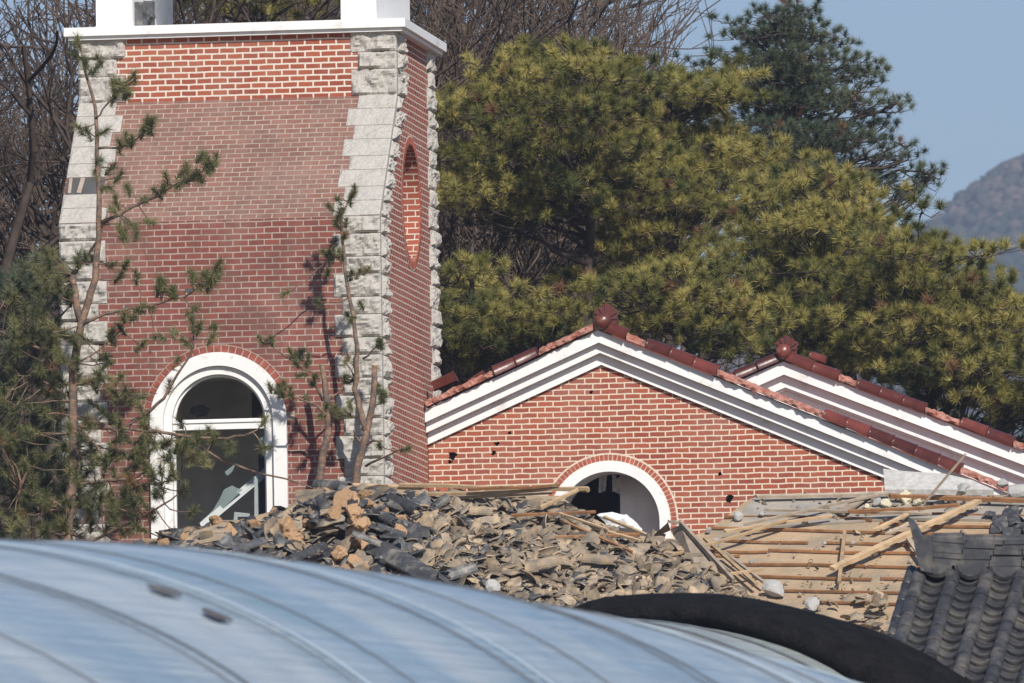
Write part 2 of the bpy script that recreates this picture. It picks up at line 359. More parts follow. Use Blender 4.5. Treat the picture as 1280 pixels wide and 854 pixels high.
def far_hill():
    Y = 4200
    prof = [(900,420),(990,372),(1070,322),(1130,285),(1165,284),(1192,257),(1232,226),(1262,205),(1290,186),(1340,158),(1420,140),(1500,100),(1600,130),(1700,220)]
    P = [on_y(a, b, Y) for a, b in prof]
    px = np.array([p.x for p in P]); pz = np.array([p.z for p in P])
    rng = np.random.default_rng(4)
    nx, ny = 420, 90
    X = np.linspace(px[0], px[-1], nx); crest = np.interp(X, px, pz)
    V = np.zeros((ny, nx, 3)); 
    for j in range(ny):
        t = j/(ny-1)                 # 0 foot .. .8 crest .. 1 behind
        s = min(t/.85, 1)
        prof_t = s**.85 if t <= .85 else 1-(t-.85)*1.5
        fold = 1+.02*np.sin(X*.03+j*.13)*np.sin(j*.1)+.03*np.sin(X*.11+j*.21)
        V[j, :, 0] = X+rng.normal(0, .6, nx); V[j, :, 1] = Y-700*(1-s)+ (220*(t-.85)/.15 if t > .85 else 0)+rng.normal(0, 1.5, nx)
        V[j, :, 2] = 22+(crest-22)*prof_t*np.where(s < 1, fold**(1-s), 1)
    V = V.reshape(-1, 3); idx = np.arange(nx*ny).reshape(ny, nx)
    Fq = np.stack([idx[:-1,:-1], idx[:-1,1:], idx[1:,1:], idx[1:,:-1]], -1).reshape(-1, 4)
    tag(np_obj('hill', V, Fq, M['hillside'], smooth=True), kind='structure')
    # the wood on it: a mass of crowns
    N = 13000
    a = rng.random(N); xx = px[0]+(px[-1]-px[0])*a; ss = rng.random(N)**.6
    ix = np.clip((a*(nx-1)).astype(int), 0, nx-1); jj = np.clip((ss*.86*(ny-1)).astype(int), 0, ny-1)
    C = V.reshape(ny, nx, 3)[jj, ix]
    base_v = []; 
    ico = [(0,0,1),(.9,0,.35),(.28,.85,.35),(-.72,.53,.35),(-.72,-.53,.35),(.28,-.85,.35),(.72,.53,-.4),(-.28,.85,-.4),(-.9,0,-.4),(-.28,-.85,-.4),(.72,-.53,-.4)]
    ft = [(0,1,2),(0,2,3),(0,3,4),(0,4,5),(0,5,1),(1,6,2),(2,6,7),(2,7,3),(3,7,8),(3,8,4),(4,8,9),(4,9,5),(5,9,10),(5,10,1),(1,10,6)]
    ico = np.array(ico); ft = np.array(ft)
    r = rng.uniform(1.0, 2.7, (N,1,1))
    VV = C[:,None,:]+ico[None]*r*np.array([1.1,1,.85])*rng.uniform(.55, 1.4, (N, 11, 1))+np.array([0,0,1.0])
    FF = ft[None]+(np.arange(N)*11)[:,None,None]
    g = NG('hill_wood').set(.95, .05)
    at = g.n('ShaderNodeAttribute', _attribute_name='tint').outputs['Fac']
    x = g.n('ShaderNodeValToRGB'); e = x.color_ramp.elements
    e[0].color = (.022,.035,.022,1); e[1].color = (.17,.12,.095,1); e.new(.5).color = (.055,.062,.04,1)
    g.l(at, x.inputs[0]); g.l(x.outputs[0], g.b.inputs['Base Color'])
    tt = np.clip(.45+.3*np.sin(C[:,0]*.045)*np.cos(C[:,2]*.08)+rng.normal(0,.22,N), 0, 1)
    o = np_obj('hillside_wood', VV.reshape(-1,3), FF.reshape(-1,3), g.m, tint=np.repeat(tt, 11), smooth=True)
    tag(o, 'distant bluish wooded hill slope behind the pines at the right edge', 'wood', kind='stuff')
far_hill()

# ------------------------------------------------------------------ the air
def haze():
    b = MB(); b.box((-6000,-80,-3),(6000,7000,420)); o = b.build('haze', None)
    m = bpy.data.materials.new('haze'); m.use_nodes = True; t = m.node_tree; t.nodes.clear()
    v = t.nodes.new('ShaderNodeVolumePrincipled'); v.inputs['Color'].default_value = (.66,.77,.97,1); v.inputs['Density'].default_value = .00019; v.inputs['Anisotropy'].default_value = .2
    ou = t.nodes.new('ShaderNodeOutputMaterial'); t.links.new(v.outputs[0], ou.inputs['Volume']); o.data.materials.append(m); o.location = (0,0,0)
    tag(o, kind='stuff', label='thin blue air between the church and the distant hill')
haze()
# ------------------------------------------------------------------ bell tower
YF = 200.0                                  # upper front plane
pB = on_y(438, 275, YF)                      # to get drops on the lower plane
XL = on_y(98, 60, YF).x; XR = on_y(493.5, 60, YF).x
Z_CORB = on_y(300, 41, YF).z                 # underside of the cornice
Z_S1 = on_y(300, 124, YF).z                  # where the slope begins
SL_D = 1.67                                  # how far the lower wall stands out
YL = YF-SL_D
Z_S2 = on_y(300, 274, YL).z                  # where the slope ends
Z_TB = gz(YL)-.3
YB = on_x(541.5, 110, XR).y                  # back of the tower
Z_SL = lambda y: Z_S1+(y-YF)*(Z_S1-Z_S2)/SL_D
tower = thing('bell_tower', ((XL+XR)/2, (YL+YB)/2, Z_TB), 'square red brick bell tower with granite corner stones and white cornice, its wall flaring out', 'tower')

# -- upper front wall, sloped wall, lower wall with the arched window opening
TW = .30
def arch_loop(cx, cz, r, zbot, y, n=40, rz=None):
    rz = rz or r
    return [Vector((cx-r, y, zbot))]+[Vector((cx-r*cos(pi*k/n), y, cz+rz*sin(pi*k/n))) for k in range(n+1)]+[Vector((cx+r, y, zbot))]
b = MB(); b.prism([(XL,YF,Z_S1),(XR,YF,Z_S1),(XR,YF,Z_CORB),(XL,YF,Z_CORB)], (0,TW,0)); b.build('upper_wall', M['brick_up'], tower)
b = MB(); L = sqrt(SL_D**2+(Z_S1-Z_S2)**2)
nrm = Vector((0,-(Z_S1-Z_S2),SL_D)).normalized()
b.face([(XL,YL,Z_S2),(XR,YL,Z_S2),(XR,YF,Z_S1),(XL,YF,Z_S1)], [(XL,0),(XR,0),(XR,L),(XL,L)])
b.face([(XL,YF,Z_S1-.05),(XR,YF,Z_S1-.05),(XR,YL+.05,Z_S2-.05),(XL,YL+.05,Z_S2-.05)])
b.build('sloping_wall', M['brick_slope'], tower)
wc = on_y(273.5, 527, YL); WR = (on_y(359, 527, YL).x-on_y(188, 527, YL).x)/2
WB = on_y(273, 690, YL).z
b = MB()
hole = arch_loop(wc.x, wc.z, WR-.02, WB, YL)
b.prism([(XL,YL,Z_TB),(XR,YL,Z_TB),(XR,YL,Z_S2),(XL,YL,Z_S2)], (0,TW,0), [hole])
b.build('lower_wall', M['brick_low'], tower)
# -- right side wall (profile in the y-z plane) with the round opening, left side and back
def side_outline(x, yin=0.0):
    return [Vector((x,YL+TW,Z_TB)), Vector((x,YB,Z_TB)), Vector((x,YB,Z_CORB)), Vector((x,YF+.02,Z_CORB)), Vector((x,YF+.02,Z_S1-.02)), Vector((x,YL+TW*.2,Z_S2-.02)), Vector((x,YL+TW,Z_S2-.2))]
oc = on_x(513.5, 254, XR); OR_ = abs(on_x(513.5, 181, XR).z-on_x(513.5, 327, XR).z)/2
ORy = (on_x(524.5, 254, XR).y-on_x(503, 254, XR).y)/2
ring = [Vector((XR, oc.y+ORy*cos(2*pi*k/48), oc.z+OR_*sin(2*pi*k/48))) for k in range(48)]
b = MB()
out = [Vector((XR,YL,Z_TB)), Vector((XR,YB,Z_TB)), Vector((XR,YB,Z_CORB)), Vector((XR,YF,Z_CORB)), Vector((XR,YF,Z_S1)), Vector((XR,YL,Z_S2))]
out = [p+Vector((.004,0,0)) for p in out]; ring2 = [p+Vector((.004,0,0)) for p in ring]
b.prism(out, (-TW+.05,0,0), [ring2]); b.build('side_wall', M['brick_side'], tower)
b = MB(); b.prism([p-Vector((XR-XL+.008,0,0)) for p in out], (TW,0,0)); b.build('side_wall', M['brick_side'], tower)
b = MB(); b.box((XL,YB-TW,Z_TB),(XR-.3,YB-.004,Z_CORB-.01)); b.build('back_wall', M['brick_side'], tower)
# round window: brick reveal, ring of bricks, back panel
b = MB(); n = 48
for k in range(n):
    a, c = ring[k], ring[(k+1) % n]; d = Vector((-.62,0,0))
    s0, s1 = a.z, c.z
    b.face([a+Vector((-.25,0,0)), a+d, c+d, c+Vector((-.25,0,0))], [(.0,s0),(.3,s0),(.3,s1),(.0,s1)])
b.face([p+Vector((-.62,0,0)) for p in ring])
rw = b.build('round_window', M['brick_reveal'], tower)
b = MB(); bm2 = MB()
for k in range(44):
    t0, t1 = 2*pi*(k+.09)/44, 2*pi*(k+.91)/44
    def rp(t, s, dx): return Vector((XR+dx, oc.y+ORy*s*cos(t), oc.z+OR_*s*sin(t)))
    b.prism([rp(t0,1.0,.016), rp(t0,1.12,.016), rp(t1,1.12,.016), rp(t1,1.0,.016)], (-.03,0,0))
b.build('brick_ring', M['voussoir'], rw)
for k in range(60):
    def rp(t, s, dx): return Vector((XR+dx, oc.y+ORy*s*cos(t), oc.z+OR_*s*sin(t)))
    t0, t1 = 2*pi*k/60, 2*pi*(k+1)/60
    bm2.face([rp(t0,.995,.010), rp(t0,1.145,.010), rp(t1,1.145,.010), rp(t1,.995,.010)])
bm2.build('mortar_ring', M['mortar'], rw)

# -- rock faced granite corner stones
def stone(mb, o, u, v, w, lu, lv, lw, rng, amp=.05):
    """block from corner o, axes u (along face), v (up), w (inwards); outer faces w=0 and (end) displaced"""
    nu, nv = max(3, int(lu/.028)), max(3, int(lv/.028)); ph = rng.uniform(0, 50)
    def bulge(a, c):
        e = min(a, 1-a, )*lu; f = min(c, 1-c)*lv
        m = min(1, e/.03)*min(1, f/.03)
        s = 1.5*mnoise.fractal(Vector((a*lu*5+ph, c*lv*6-ph*.7, ph*1.3)), .7, 2.1, 5)
        return m*max(-.2*amp, amp*.8+amp*1.0*s)
    vs = []
    for j in range(nv+1):
        for i in range(nu+1):
            a, c = i/nu, j/nv
            vs.append(o+u*(a*lu)+v*(c*lv)-w*bulge(a, c))
    fs = [(j*(nu+1)+i, j*(nu+1)+i+1, (j+1)*(nu+1)+i+1, (j+1)*(nu+1)+i) for j in range(nv) for i in range(nu)]
    mb.add(vs, fs)
    # ends and beds
    e = [o, o+u*lu, o+u*lu+v*lv, o+v*lv]; bk = [p+w*lw for p in e]
    for q in range(4): mb.face([e[(q+1) % 4], e[q], bk[q], bk[(q+1) % 4]])
def quoin(xa, sgn, rng, skip=(), side=True):
    """column of stones down the front, xa = outer corner x, sgn=-1 when the face runs left from it"""
    mb = MB(); gap = .008
    runs = [(Vector((0,YF,Z_CORB)), Vector((0,0,-1)), Z_CORB-Z_S1, Vector((0,1,0))),
            (Vector((0,YF,Z_S1)), Vector((0,YL-YF,Z_S2-Z_S1)).normalized(), L, Vector((0,SL_D and (Z_S1-Z_S2),-SL_D)).normalized()),
            (Vector((0,YL,Z_S2)), Vector((0,0,-1)), Z_S2-Z_TB-.1, Vector((0,1,0)))]
    k = 0
    for ri, (st, dn, ln, inn) in enumerate(runs):
        s = 0
        while s < ln-.02:
            big = (k % 2 == 0); h = (.29 if big else .22) if ri != 1 else (.33 if big else .27)
            h = min(h, ln-s) if ln-s-h > .12 else ln-s
            w = (.60 if big else .50)+rng.uniform(-.01, .01)
            if (ri, k) not in skip:
                o = st+dn*(s+h-gap/2)-inn*.012
                u = Vector((1,0,0)); x0 = xa-w if sgn < 0 else xa
                o = Vector((x0+(.03 if sgn < 0 else 0), o.y, o.z))
                stone(mb, o, u, -dn, inn, w-gap, h-gap, .12, rng, .036 if ri != 1 else .014)
                if side:
                    # return on the side face
                    ww = (.48 if not big else .6)*.9
                    o2 = Vector((xa+.012, 0, 0))+Vector((0,1,1))*0
                    base = st+dn*(s+h-gap/2)
                    o2 = Vector((xa+.012, base.y+.1, base.z))
                    vdir = Vector((0, -dn.y, -dn.z))
                    stone(mb, o2, Vector((0,1,0)), vdir, Vector((-1,0,0)), ww-gap, h-gap, .1, rng, .045)
            s += h; k += 1
    return mb
rng = random.Random(3)
quoin(XR, -1, rng).build('corner_stones', M['granite'], tower)
quoin(XL, 1, rng, skip=((1,8),), side=False).build('corner_stones', M['granite'], tower)
b = MB(); s = Z_CORB; k = 0
while s > Z_TB+.3:
    big = k % 2 == 0; h = .29 if big else .22; w = .62 if big else .5
    stone(b, Vector((XR+.012, YB-w, s-h+.004)), Vector((0,1,0)), Vector((0,0,1)), Vector((-1,0,0)), w-.008, h-.008, .1, rng, .035)
    stone(b, Vector((XR-.35, YB+.01, s-h+.004)), Vector((1,0,0)), Vector((0,0,1)), Vector((0,-1,0)), .36, h-.008, .1, rng, .03)
    s -= h; k += 1
b.build('corner_stones', M['granite'], tower)
b = MB(); hz0, hz1 = Z_S1-(Z_S1-Z_S2)*1.795/L, Z_S1-(Z_S1-Z_S2)*1.475/L
def slp(x, z, off): t_ = (Z_S1-z)/(Z_S1-Z_S2); return Vector((x, YF-SL_D*t_, z))+nrm*off
b.face([slp(XL+.01,hz0,.004),slp(XL+.5,hz0,.004),slp(XL+.5,hz1,.004),slp(XL+.01,hz1,.004)]); b.build('missing_stone_shade', M['recess_dark'], tower)  # flat dark sheet paints the shade where the stone is missing
b = MB(); b.beam(slp(XL+.19,hz0+.01,.012),slp(XL+.215,hz1-.01,.012),.055,.02,nrm,0,1,0,random,.1); b.beam(slp(XL+.07,hz0+.01,.012),slp(XL+.06,hz1-.01,.012),.04,.02,nrm,0,1,0,random,.1); b.build('gap_rod', M['mortar_old'], tower)
# -- cornice and belfry walls
OV = .16; zt = on_y(300, 28.5, YF-OV).z
b = MB(); b.box((XL-OV,YF-OV,Z_CORB+.002),(XR+OV,YB+OV,zt)); b.box((XL-OV+.05,YF-OV+.05,Z_CORB-.045),(XR+OV-.05,YB+OV-.05,Z_CORB+.002))
cor = b.build('cornice', M['white'], tower)
bx0, bx1 = on_y(119.5, 20, YF+.02).x, on_y(165, 20, YF+.02).x
b = MB(); b.box((bx0,YF+.05,zt),(bx1,YB-.05,zt+1.9)); b.build('belfry_wall', M['white'], tower)
bx2, bx3 = on_y(425.5, 12, YF+.02).x, on_y(470, 12, YF+.02).x
b = MB(); b.box((bx2,YF+.05,zt),(bx3,YB-.35,zt+1.9)); b.build('belfry_wall', M['white'], tower)
b = MB(); b.box((bx0-.25,YF-.2,zt+1.9),(bx3+.25,YB+.2,zt+2.15)); b.build('belfry_shade_roof', M['white'], tower)  # unseen roof slab, added to shade the belfry walls
b = MB(); y_ = on_x(176, 15, bx1).y
b.box((bx1+.002,y_-.5,zt+.0),(bx1+.10,y_-.1,zt+.34)); b.box((bx1+.002,y_+.2,zt),(bx1+.12,y_+.38,zt+.42)); b.box((bx1+.10,y_-.45,zt+.2),(bx1+.14,y_+.3,zt+.24))
b.build('meter_box', M['shard_dark'], tower)
# -- arched window: moulded white frame (outer ring, inner ring), transom, room behind
def arch_ring(mb, cx, cz, r0, r1, zbot, y, dy, n=44):
    o = arch_loop(cx, cz, r1, zbot, y, n); i = arch_loop(cx, cz, r0, zbot, y, n)
    for k in range(len(o)-1):
        for A, B, C, D in (((o[k],0),(o[k+1],0),(i[k+1],0),(i[k],0)), ((i[k],1),(i[k+1],1),(o[k+1],1),(o[k],1)), ((i[k],0),(i[k+1],0),(i[k+1],1),(i[k],1)), ((o[k+1],0),(o[k],0),(o[k],1),(o[k+1],1))):
            mb.face([p+Vector((0, dy*t, 0)) for p, t in (A,B,C,D)])
b = MB()
arch_ring(b, wc.x, wc.z, WR-.17, WR, WB, YL-.07, .16)
win = b.build('window', M['white_pl'], tower)
b = MB(); arch_ring(b, wc.x, wc.z, WR-.275, WR-.173, WB, YL-.005, .20); b.build('inner_frame', M['white_pl'], win)
b = MB(); arch_ring(b, wc.x, wc.z, WR-.305, WR-.278, WB, YL+.07, .06); b.build('window_frame', M['white'], win)
tz = on_y(273, 530, YL).z
b = MB(); b.box((wc.x-WR+.28,YL+.05,tz-.065),(wc.x+WR-.28,YL+.14,tz+.065)); b.box((wc.x-WR+.28,YL+.03,tz+.02),(wc.x+WR-.28,YL+.05,tz+.05)); b.build('transom', M['white'], win)
b = MB(); mr = MB()
for k in range(1, 30):
    t0, t1 = pi*(k+.08)/31, pi*(k+.92)/31
    def ap(t, r, y): return Vector((wc.x-r*cos(t), y, wc.z+r*sin(t)))
    b.prism([ap(t0,WR+.004,YL-.014), ap(t1,WR+.004,YL-.014), ap(t1,WR+.09,YL-.014), ap(t0,WR+.09,YL-.014)], (0,.03,0))
b.build('brick_arch', M['voussoir_old'], win)
arch_ring(mr, wc.x, wc.z, WR-.005, WR+.10, wc.z, YL-.008, .02); mr.build('mortar_bed', M['mortar_old'], win)
b = MB()      # room shell
rx0, rx1, ry1, rz0, rz1 = XL+.35, XR-.7, YL+3.2, WB-1.2, wc.z+.75
b.face([(rx0,ry1,rz0),(rx1,ry1,rz0),(rx1,ry1,rz1),(rx0,ry1,rz1)]); b.face([(rx0,YL+TW,rz1),(rx1,YL+TW,rz1),(rx1,ry1,rz1),(rx0,ry1,rz1)])
b.face([(rx0,YL+TW,rz0),(rx0,ry1,rz0),(rx0,ry1,rz1),(rx0,YL+TW,rz1)]); b.face([(rx1,YL+TW,rz0),(rx1,ry1,rz0),(rx1,ry1,rz1),(rx1,YL+TW,rz1)])
b.face([(rx0,YL+TW,rz0),(rx1,YL+TW,rz0),(rx1,ry1,rz0),(rx0,ry1,rz0)]); b.build('room_wall', M['room'], tower)
b = MB(); b.box((wc.x+.22,YL+1.3,wc.z+.12),(rx1-.01,YL+1.5,rz1-.02)); b.box((wc.x+.34,YL+1.0,rz0+.02),(rx1-.02,YL+1.2,wc.z-.35)); b.build('inner_dark_panel', M['recess_dark'], tower)  # dark panels added to darken the right of the room
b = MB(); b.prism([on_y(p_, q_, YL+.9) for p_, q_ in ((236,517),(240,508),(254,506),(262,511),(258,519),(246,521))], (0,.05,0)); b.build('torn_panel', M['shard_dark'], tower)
b = MB(); b.prism([on_y(p_, q_, YL+.12) for p_, q_ in ((318,655),(318,600),(322,598),(323,655))], (0,.03,0)); b.prism([on_y(p_, q_, YL+.16) for p_, q_ in ((292,650),(293,640),(312,642),(312,646),(297,646),(297,652))], (0,.03,0)); b.build('sash_remnant', M['alu'], win)
def glass_piece(name, pts_px, Y, label, cat='glass', mat=None, th=.008, group=None):
    P = [on_y(a, c, Y) for a, c in pts_px]; cc = sum(P, Vector())/len(P)
    b = MB(); b.prism(P, (0,th,0)); o = b.build(name, mat or M['glass'], None, cc); return tag(o, label, cat, group)
ff = thing('fallen_window_frame', on_y(290, 640, YL+.25), 'pale aluminium window bar fallen diagonally inside the arched tower window', 'window frame')
b = MB(); b.beam(on_y(252,657,YL+.15), on_y(333,588,YL+.45), .075, .05, (0,-1,0)); b.build('bar', M['alu'], ff)
b = MB(); b.beam(on_y(256,659,YL+.10), on_y(336,592,YL+.40), .02, .03, (0,-1,0)); b.build('rail', M['alu'], ff)
b = MB(); P = [on_y(a, c, YL+.22) for a, c in ((252,650),(258,646),(266,638),(274,625),(280,612),(290,607),(296,610),(303,612),(275,640))]; b.prism(P, (0,.008,0)); b.build('glass', M['glass'], ff)
glass_piece('glass_shard', ((281,590),(291,582),(296,578),(290,590),(284,595)), YL+.2, 'small glass shard hanging in the middle of the arched tower window', 'glass')
glass_piece('glass_shard', ((325,548),(331,545),(333,575),(329,570),(326,560)), YL+.12, 'narrow jagged glass shard left along the right jamb of the tower window', 'glass')
# tower front damage: flat dark patches paint the shade of knocked-out bricks
def pit_patch(mb, px, py, Y, w, h, rng, yoff=-.006):
    c = on_y(px, py, Y)
    pts = []
    for k in range(10):
        t = 2*pi*k/10; r = rng.uniform(.65, 1.15); pts.append((c.x+w/2*r*cos(t), Y+yoff, c.z+h/2*r*sin(t)))
    mb.prism(pts, (0,.01,0))
for px, py, w, h in ((236,363,.16,.07),(158,384,.05,.05),(188,440,.04,.04),(150,296,.05,.03)): b = MB(); pit_patch(b, px, py, YL, w, h, rng); b.build('painted_brick_hole', M['recess_dark'], tower)
b = MB()
# plaster conduit scar at the quoin edge
for k in range(9):
    y0 = YL+.42; z0 = on_x(478, 300+k*32, XR).z
    b.prism([(XR+.02,y0+rng.uniform(-.05,.05),z0),(XR+.02,y0+.14+rng.uniform(-.04,.05),z0),(XR+.02,y0+.12+rng.uniform(-.05,.05),z0+.3),(XR+.02,y0+rng.uniform(-.05,.04),z0+.29)], (-.02,0,0))
b.build('mortar_scar', M['mortar'], tower)

# ------------------------------------------------------------------ church hall gable
YG = YF+2.3
apex = on_y(751.5, 415, YG); sl = .427
hall_w = 5.45
def rake_z(x, drop, a=apex, s=sl): return a.z-drop-abs(x-a.x)*s
def rake_y(): return YG
Z_HB = gz(YG)-.3
hall = thing('church_hall', (apex.x, YG, Z_HB), 'red brick church gable with white raking cornice and red verge tiles, right of the tower', 'building')
xl = XR+.012; xr = apex.x+hall_w
ac = on_y(762, 653, YG); AR = (on_y(838, 653, YG).x-on_y(686, 653, YG).x)/2
holes = [arch_loop(ac.x, ac.z, AR-.02, Z_HB+1.2, YG, 36)]
def blast_hole(px, py, w, h, r):
    c = on_y(px, py, YG); k = 11
    return [Vector((c.x+w*.65*cos(2*pi*i/k)*r.uniform(.45,1.2), YG, c.z+h*.65*sin(2*pi*i/k)*r.uniform(.45,1.2))) for i in range(k)]
r_ = random.Random(11)
for px, py, w, h in ((565,570,.12,.09),(563,577,.06,.05),(621,555,.06,.05),(617,566,.07,.05),(900,592,.055,.05),(911,624,.12,.09),(739,490,.05,.04),(637,541,.05,.03),(1099,598,.03,.04)):
    holes.append(blast_hole(px, py, w, h, r_))
b = MB()
b.prism([(xl,YG,Z_HB),(xr,YG,Z_HB),(xr,YG,rake_z(xr,.40)),(apex.x,YG,apex.z-.40),(xl,YG,rake_z(xl,.40))], (0,.12,0), holes)
b.build('gable_wall', M['brick_gable'], hall)
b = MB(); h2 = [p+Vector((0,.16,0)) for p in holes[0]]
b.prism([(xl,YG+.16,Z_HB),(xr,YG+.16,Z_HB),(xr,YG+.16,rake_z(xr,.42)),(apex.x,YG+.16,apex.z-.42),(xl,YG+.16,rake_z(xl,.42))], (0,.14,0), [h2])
b.build('inner_wall', M['recess_dark'], hall)  # coloured dark so the blast holes look deep and shaded
b = MB(); b.box((xl,YB+.05,Z_HB),(xl+.2,YG+9,rake_z(xl,.5))); b.box((xr-.2,YG+.3,Z_HB),(xr-.004,YG+9,rake_z(xr,.45))); b.build('side_wall', M['brick_side'], hall)
# hall interior seen through the arch
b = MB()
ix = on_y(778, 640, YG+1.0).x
b.box((apex.x-2.2,YG+2.4,Z_HB+.5),(apex.x+2.5,YG+2.5,ac.z+1.3)); b.box((apex.x-2.2,YG+.3,ac.z+.85),(apex.x+2.5,YG+2.4,ac.z+.93)); b.build('inner_room', M['recess_dark'], hall)
b = MB(); b.box((ix,YG+.8,Z_HB+.5),(ix+1.5,YG+.9,ac.z+.84)); b.build('inner_partition', M['room'], hall)
b = MB()
for px, py in ((752,606),(757,604),(768,606),(773,608)):
    p = on_y(px, py, YG+.5); b.beam(p+Vector((0,0,.12)), p+Vector((rng.uniform(-.03,.03),0,-.10)), .05, .02, (0,-1,0))
b.build('hanging_plaster', M['concrete'], hall)
# cornice: three stepped bands
def chevron(mb, d0, d1, proj, a, s, x0, x1, y):
    def z(x, d): return a.z-d-abs(x-a.x)*s
    mb.prism([(x0,y-proj,z(x0,d1)),(a.x,y-proj,a.z-d1),(x1,y-proj,z(x1,d1)),(x1,y-proj,z(x1,d0)),(a.x,y-proj,a.z-d0),(x0,y-proj,z(x0,d0))], (0,proj-.003,0))
b = MB()
chevron(b, 0, .155, .27, apex, sl, xl, xr, YG); chevron(b, .157, .28, .17, apex, sl, xl, xr, YG); chevron(b, .282, .425, .055, apex, sl, xl, xr, YG)
hc = b.build('raking_cornice', M['white'], hall)
# roof planes behind the gable
def roof(parent, a, s, x0, x1, y0, y1, mat):
    b = MB()
    for xe in (x0, x1):
        ze = a.z+.02-abs(xe-a.x)*s
        b.prism([(a.x,y0,a.z+.02),(xe,y0,ze),(xe,y0,ze-.1),(a.x,y0,a.z-.08)], (0,y1-y0,0))
    return b.build('roof', mat, parent)
roof(hall, apex, sl, xl, xr, YG+.001, YG+5.2, M['red_tile'])
# arch: white reveal ring and voussoirs
b = MB(); arch_ring(b, ac.x, ac.z, AR-.135, AR, Z_HB+1.25, YG-.035, .62); aw = b.build('arched_opening', M['white_pl'], hall)
b = MB()
NV = 46
for k in range(-2, NV+2):
    t0, t1 = pi*(k+.1)/NV, pi*(k+.9)/NV
    def ap(t, r, y): return Vector((ac.x-r*cos(t), y, ac.z+r*sin(t)))
    b.prism([ap(t0,AR+.012,YG-.014), ap(t1,AR+.012,YG-.014), ap(t1,AR+.082,YG-.014), ap(t0,AR+.082,YG-.014)], (0,.03,0))
b.build('brick_arch', M['voussoir'], aw)
b = MB(); arch_ring(b, ac.x, ac.z, AR-.005, AR+.105, ac.z-.25, YG-.007, .02); b.build('mortar_bed', M['mortar'], aw)

# verge tiles along the rakes
def half_tile(mb, p, q, r, lift, up, rng, n=10, lip=True):
    """barrel tile from p to q, a half tube open below, slightly larger at the lower end"""
    p, q = Vector(p), Vector(q); d = (q-p).normalized(); sd = Vector((0,1,0)); u = sd.cross(d)
    if u.z < 0: u = -u
    vs = []; fs = []; m = 0
    st = ((0,.93),(.08,.93),(.1,.96),(.93,1.03),(.95,1.09),(1.0,1.09))
    for t, f in st:
        c = p.lerp(q, t)+u*lift
        for k in range(n+1):
            a = -.35+(pi+.7)*k/n; vs.append(c+sd*(cos(a)*r*f)+u*(sin(a)*r*f))
    for i in range(len(st)-1):
        for k in range(n): fs.append((i*(n+1)+k, i*(n+1)+k+1, (i+1)*(n+1)+k+1, (i+1)*(n+1)+k))
    fs.append(tuple(range(n+1))); fs.append(tuple(reversed(range((len(st)-1)*(n+1), len(st)*(n+1)))))
    mb.add(vs, fs, True)
def verge(parent, a, s, sgn, y, spans, rng, r=.105):
    """spans: (distance0, distance1, kind) along the rake measured horizontally from the apex"""
    def P(t): return Vector((a.x+sgn*t, y, a.z-t*s+.055))
    for t0, t1, kind in spans:
        if kind == 't':
            nseg = max(1, round((t1-t0)/.30))
            for k in range(nseg):
                p, q = P(t0+(t1-t0)*k/nseg), P(t0+(t1-t0)*(k+1)/nseg)
                b = MB(); half_tile(b, p+Vector((0,rng.uniform(-.01,.01),rng.uniform(-.006,.006))), q+Vector((0,0,rng.uniform(-.006,.006))), r*rng.uniform(.97,1.03), .0, None, rng); b.build('verge_tile', M['red_tile'], parent)
        else:
            b = MB(); n = max(4, int((t1-t0)/.035)); vs = []; m = 9; fs = []
            for k in range(n+1):
                c = P(t0+(t1-t0)*k/n)
                for j in range(m):
                    ang = -.3+(pi+.6)*j/(m-1); rr = r*.92*(.85+.3*plane_noise(k*.55, j*.8, t0*9)+rng.uniform(-.1,.1))
                    vs.append(c+Vector((0,-cos(ang)*rr*1.15,sin(ang)*rr*.85-.01)))
            for k in range(n):
                for j in range(m-1): fs.append((k*m+j, k*m+j+1, (k+1)*m+j+1, (k+1)*m+j))
            fs += [tuple(range(m)), tuple(range(n*m, n*m+m))[::-1]]
            b.add(vs, fs); b.build('broken_tile_bed', M['pink_mortar'], parent)
rv = random.Random(5)
verge(hall, apex, sl, 1, YG-.26, [(.06,.36,'t'),(.37,.60,'m'),(.61,1.52,'t'),(1.53,2.86,'m'),(2.87,4.62,'t'),(4.63,5.44,'m')], rv)
verge(hall, apex, sl, -1, YG-.26, [(.06,.76,'m'),(.77,1.34,'t'),(1.35,apex.x-xl-.02,'m')], rv)
# thin red edge of the roof tiles standing behind the bedding
b = MB()
for k in range(18):
    t = 1.5+k*.1; b.beam(Vector((apex.x+t, YG-.06, apex.z-t*sl+.09)), Vector((apex.x+t+.095, YG-.06, apex.z-(t+.095)*sl+.085)), .16, .035, (0,0,1))
b.build('tile_edge', M['red_tile'], hall)

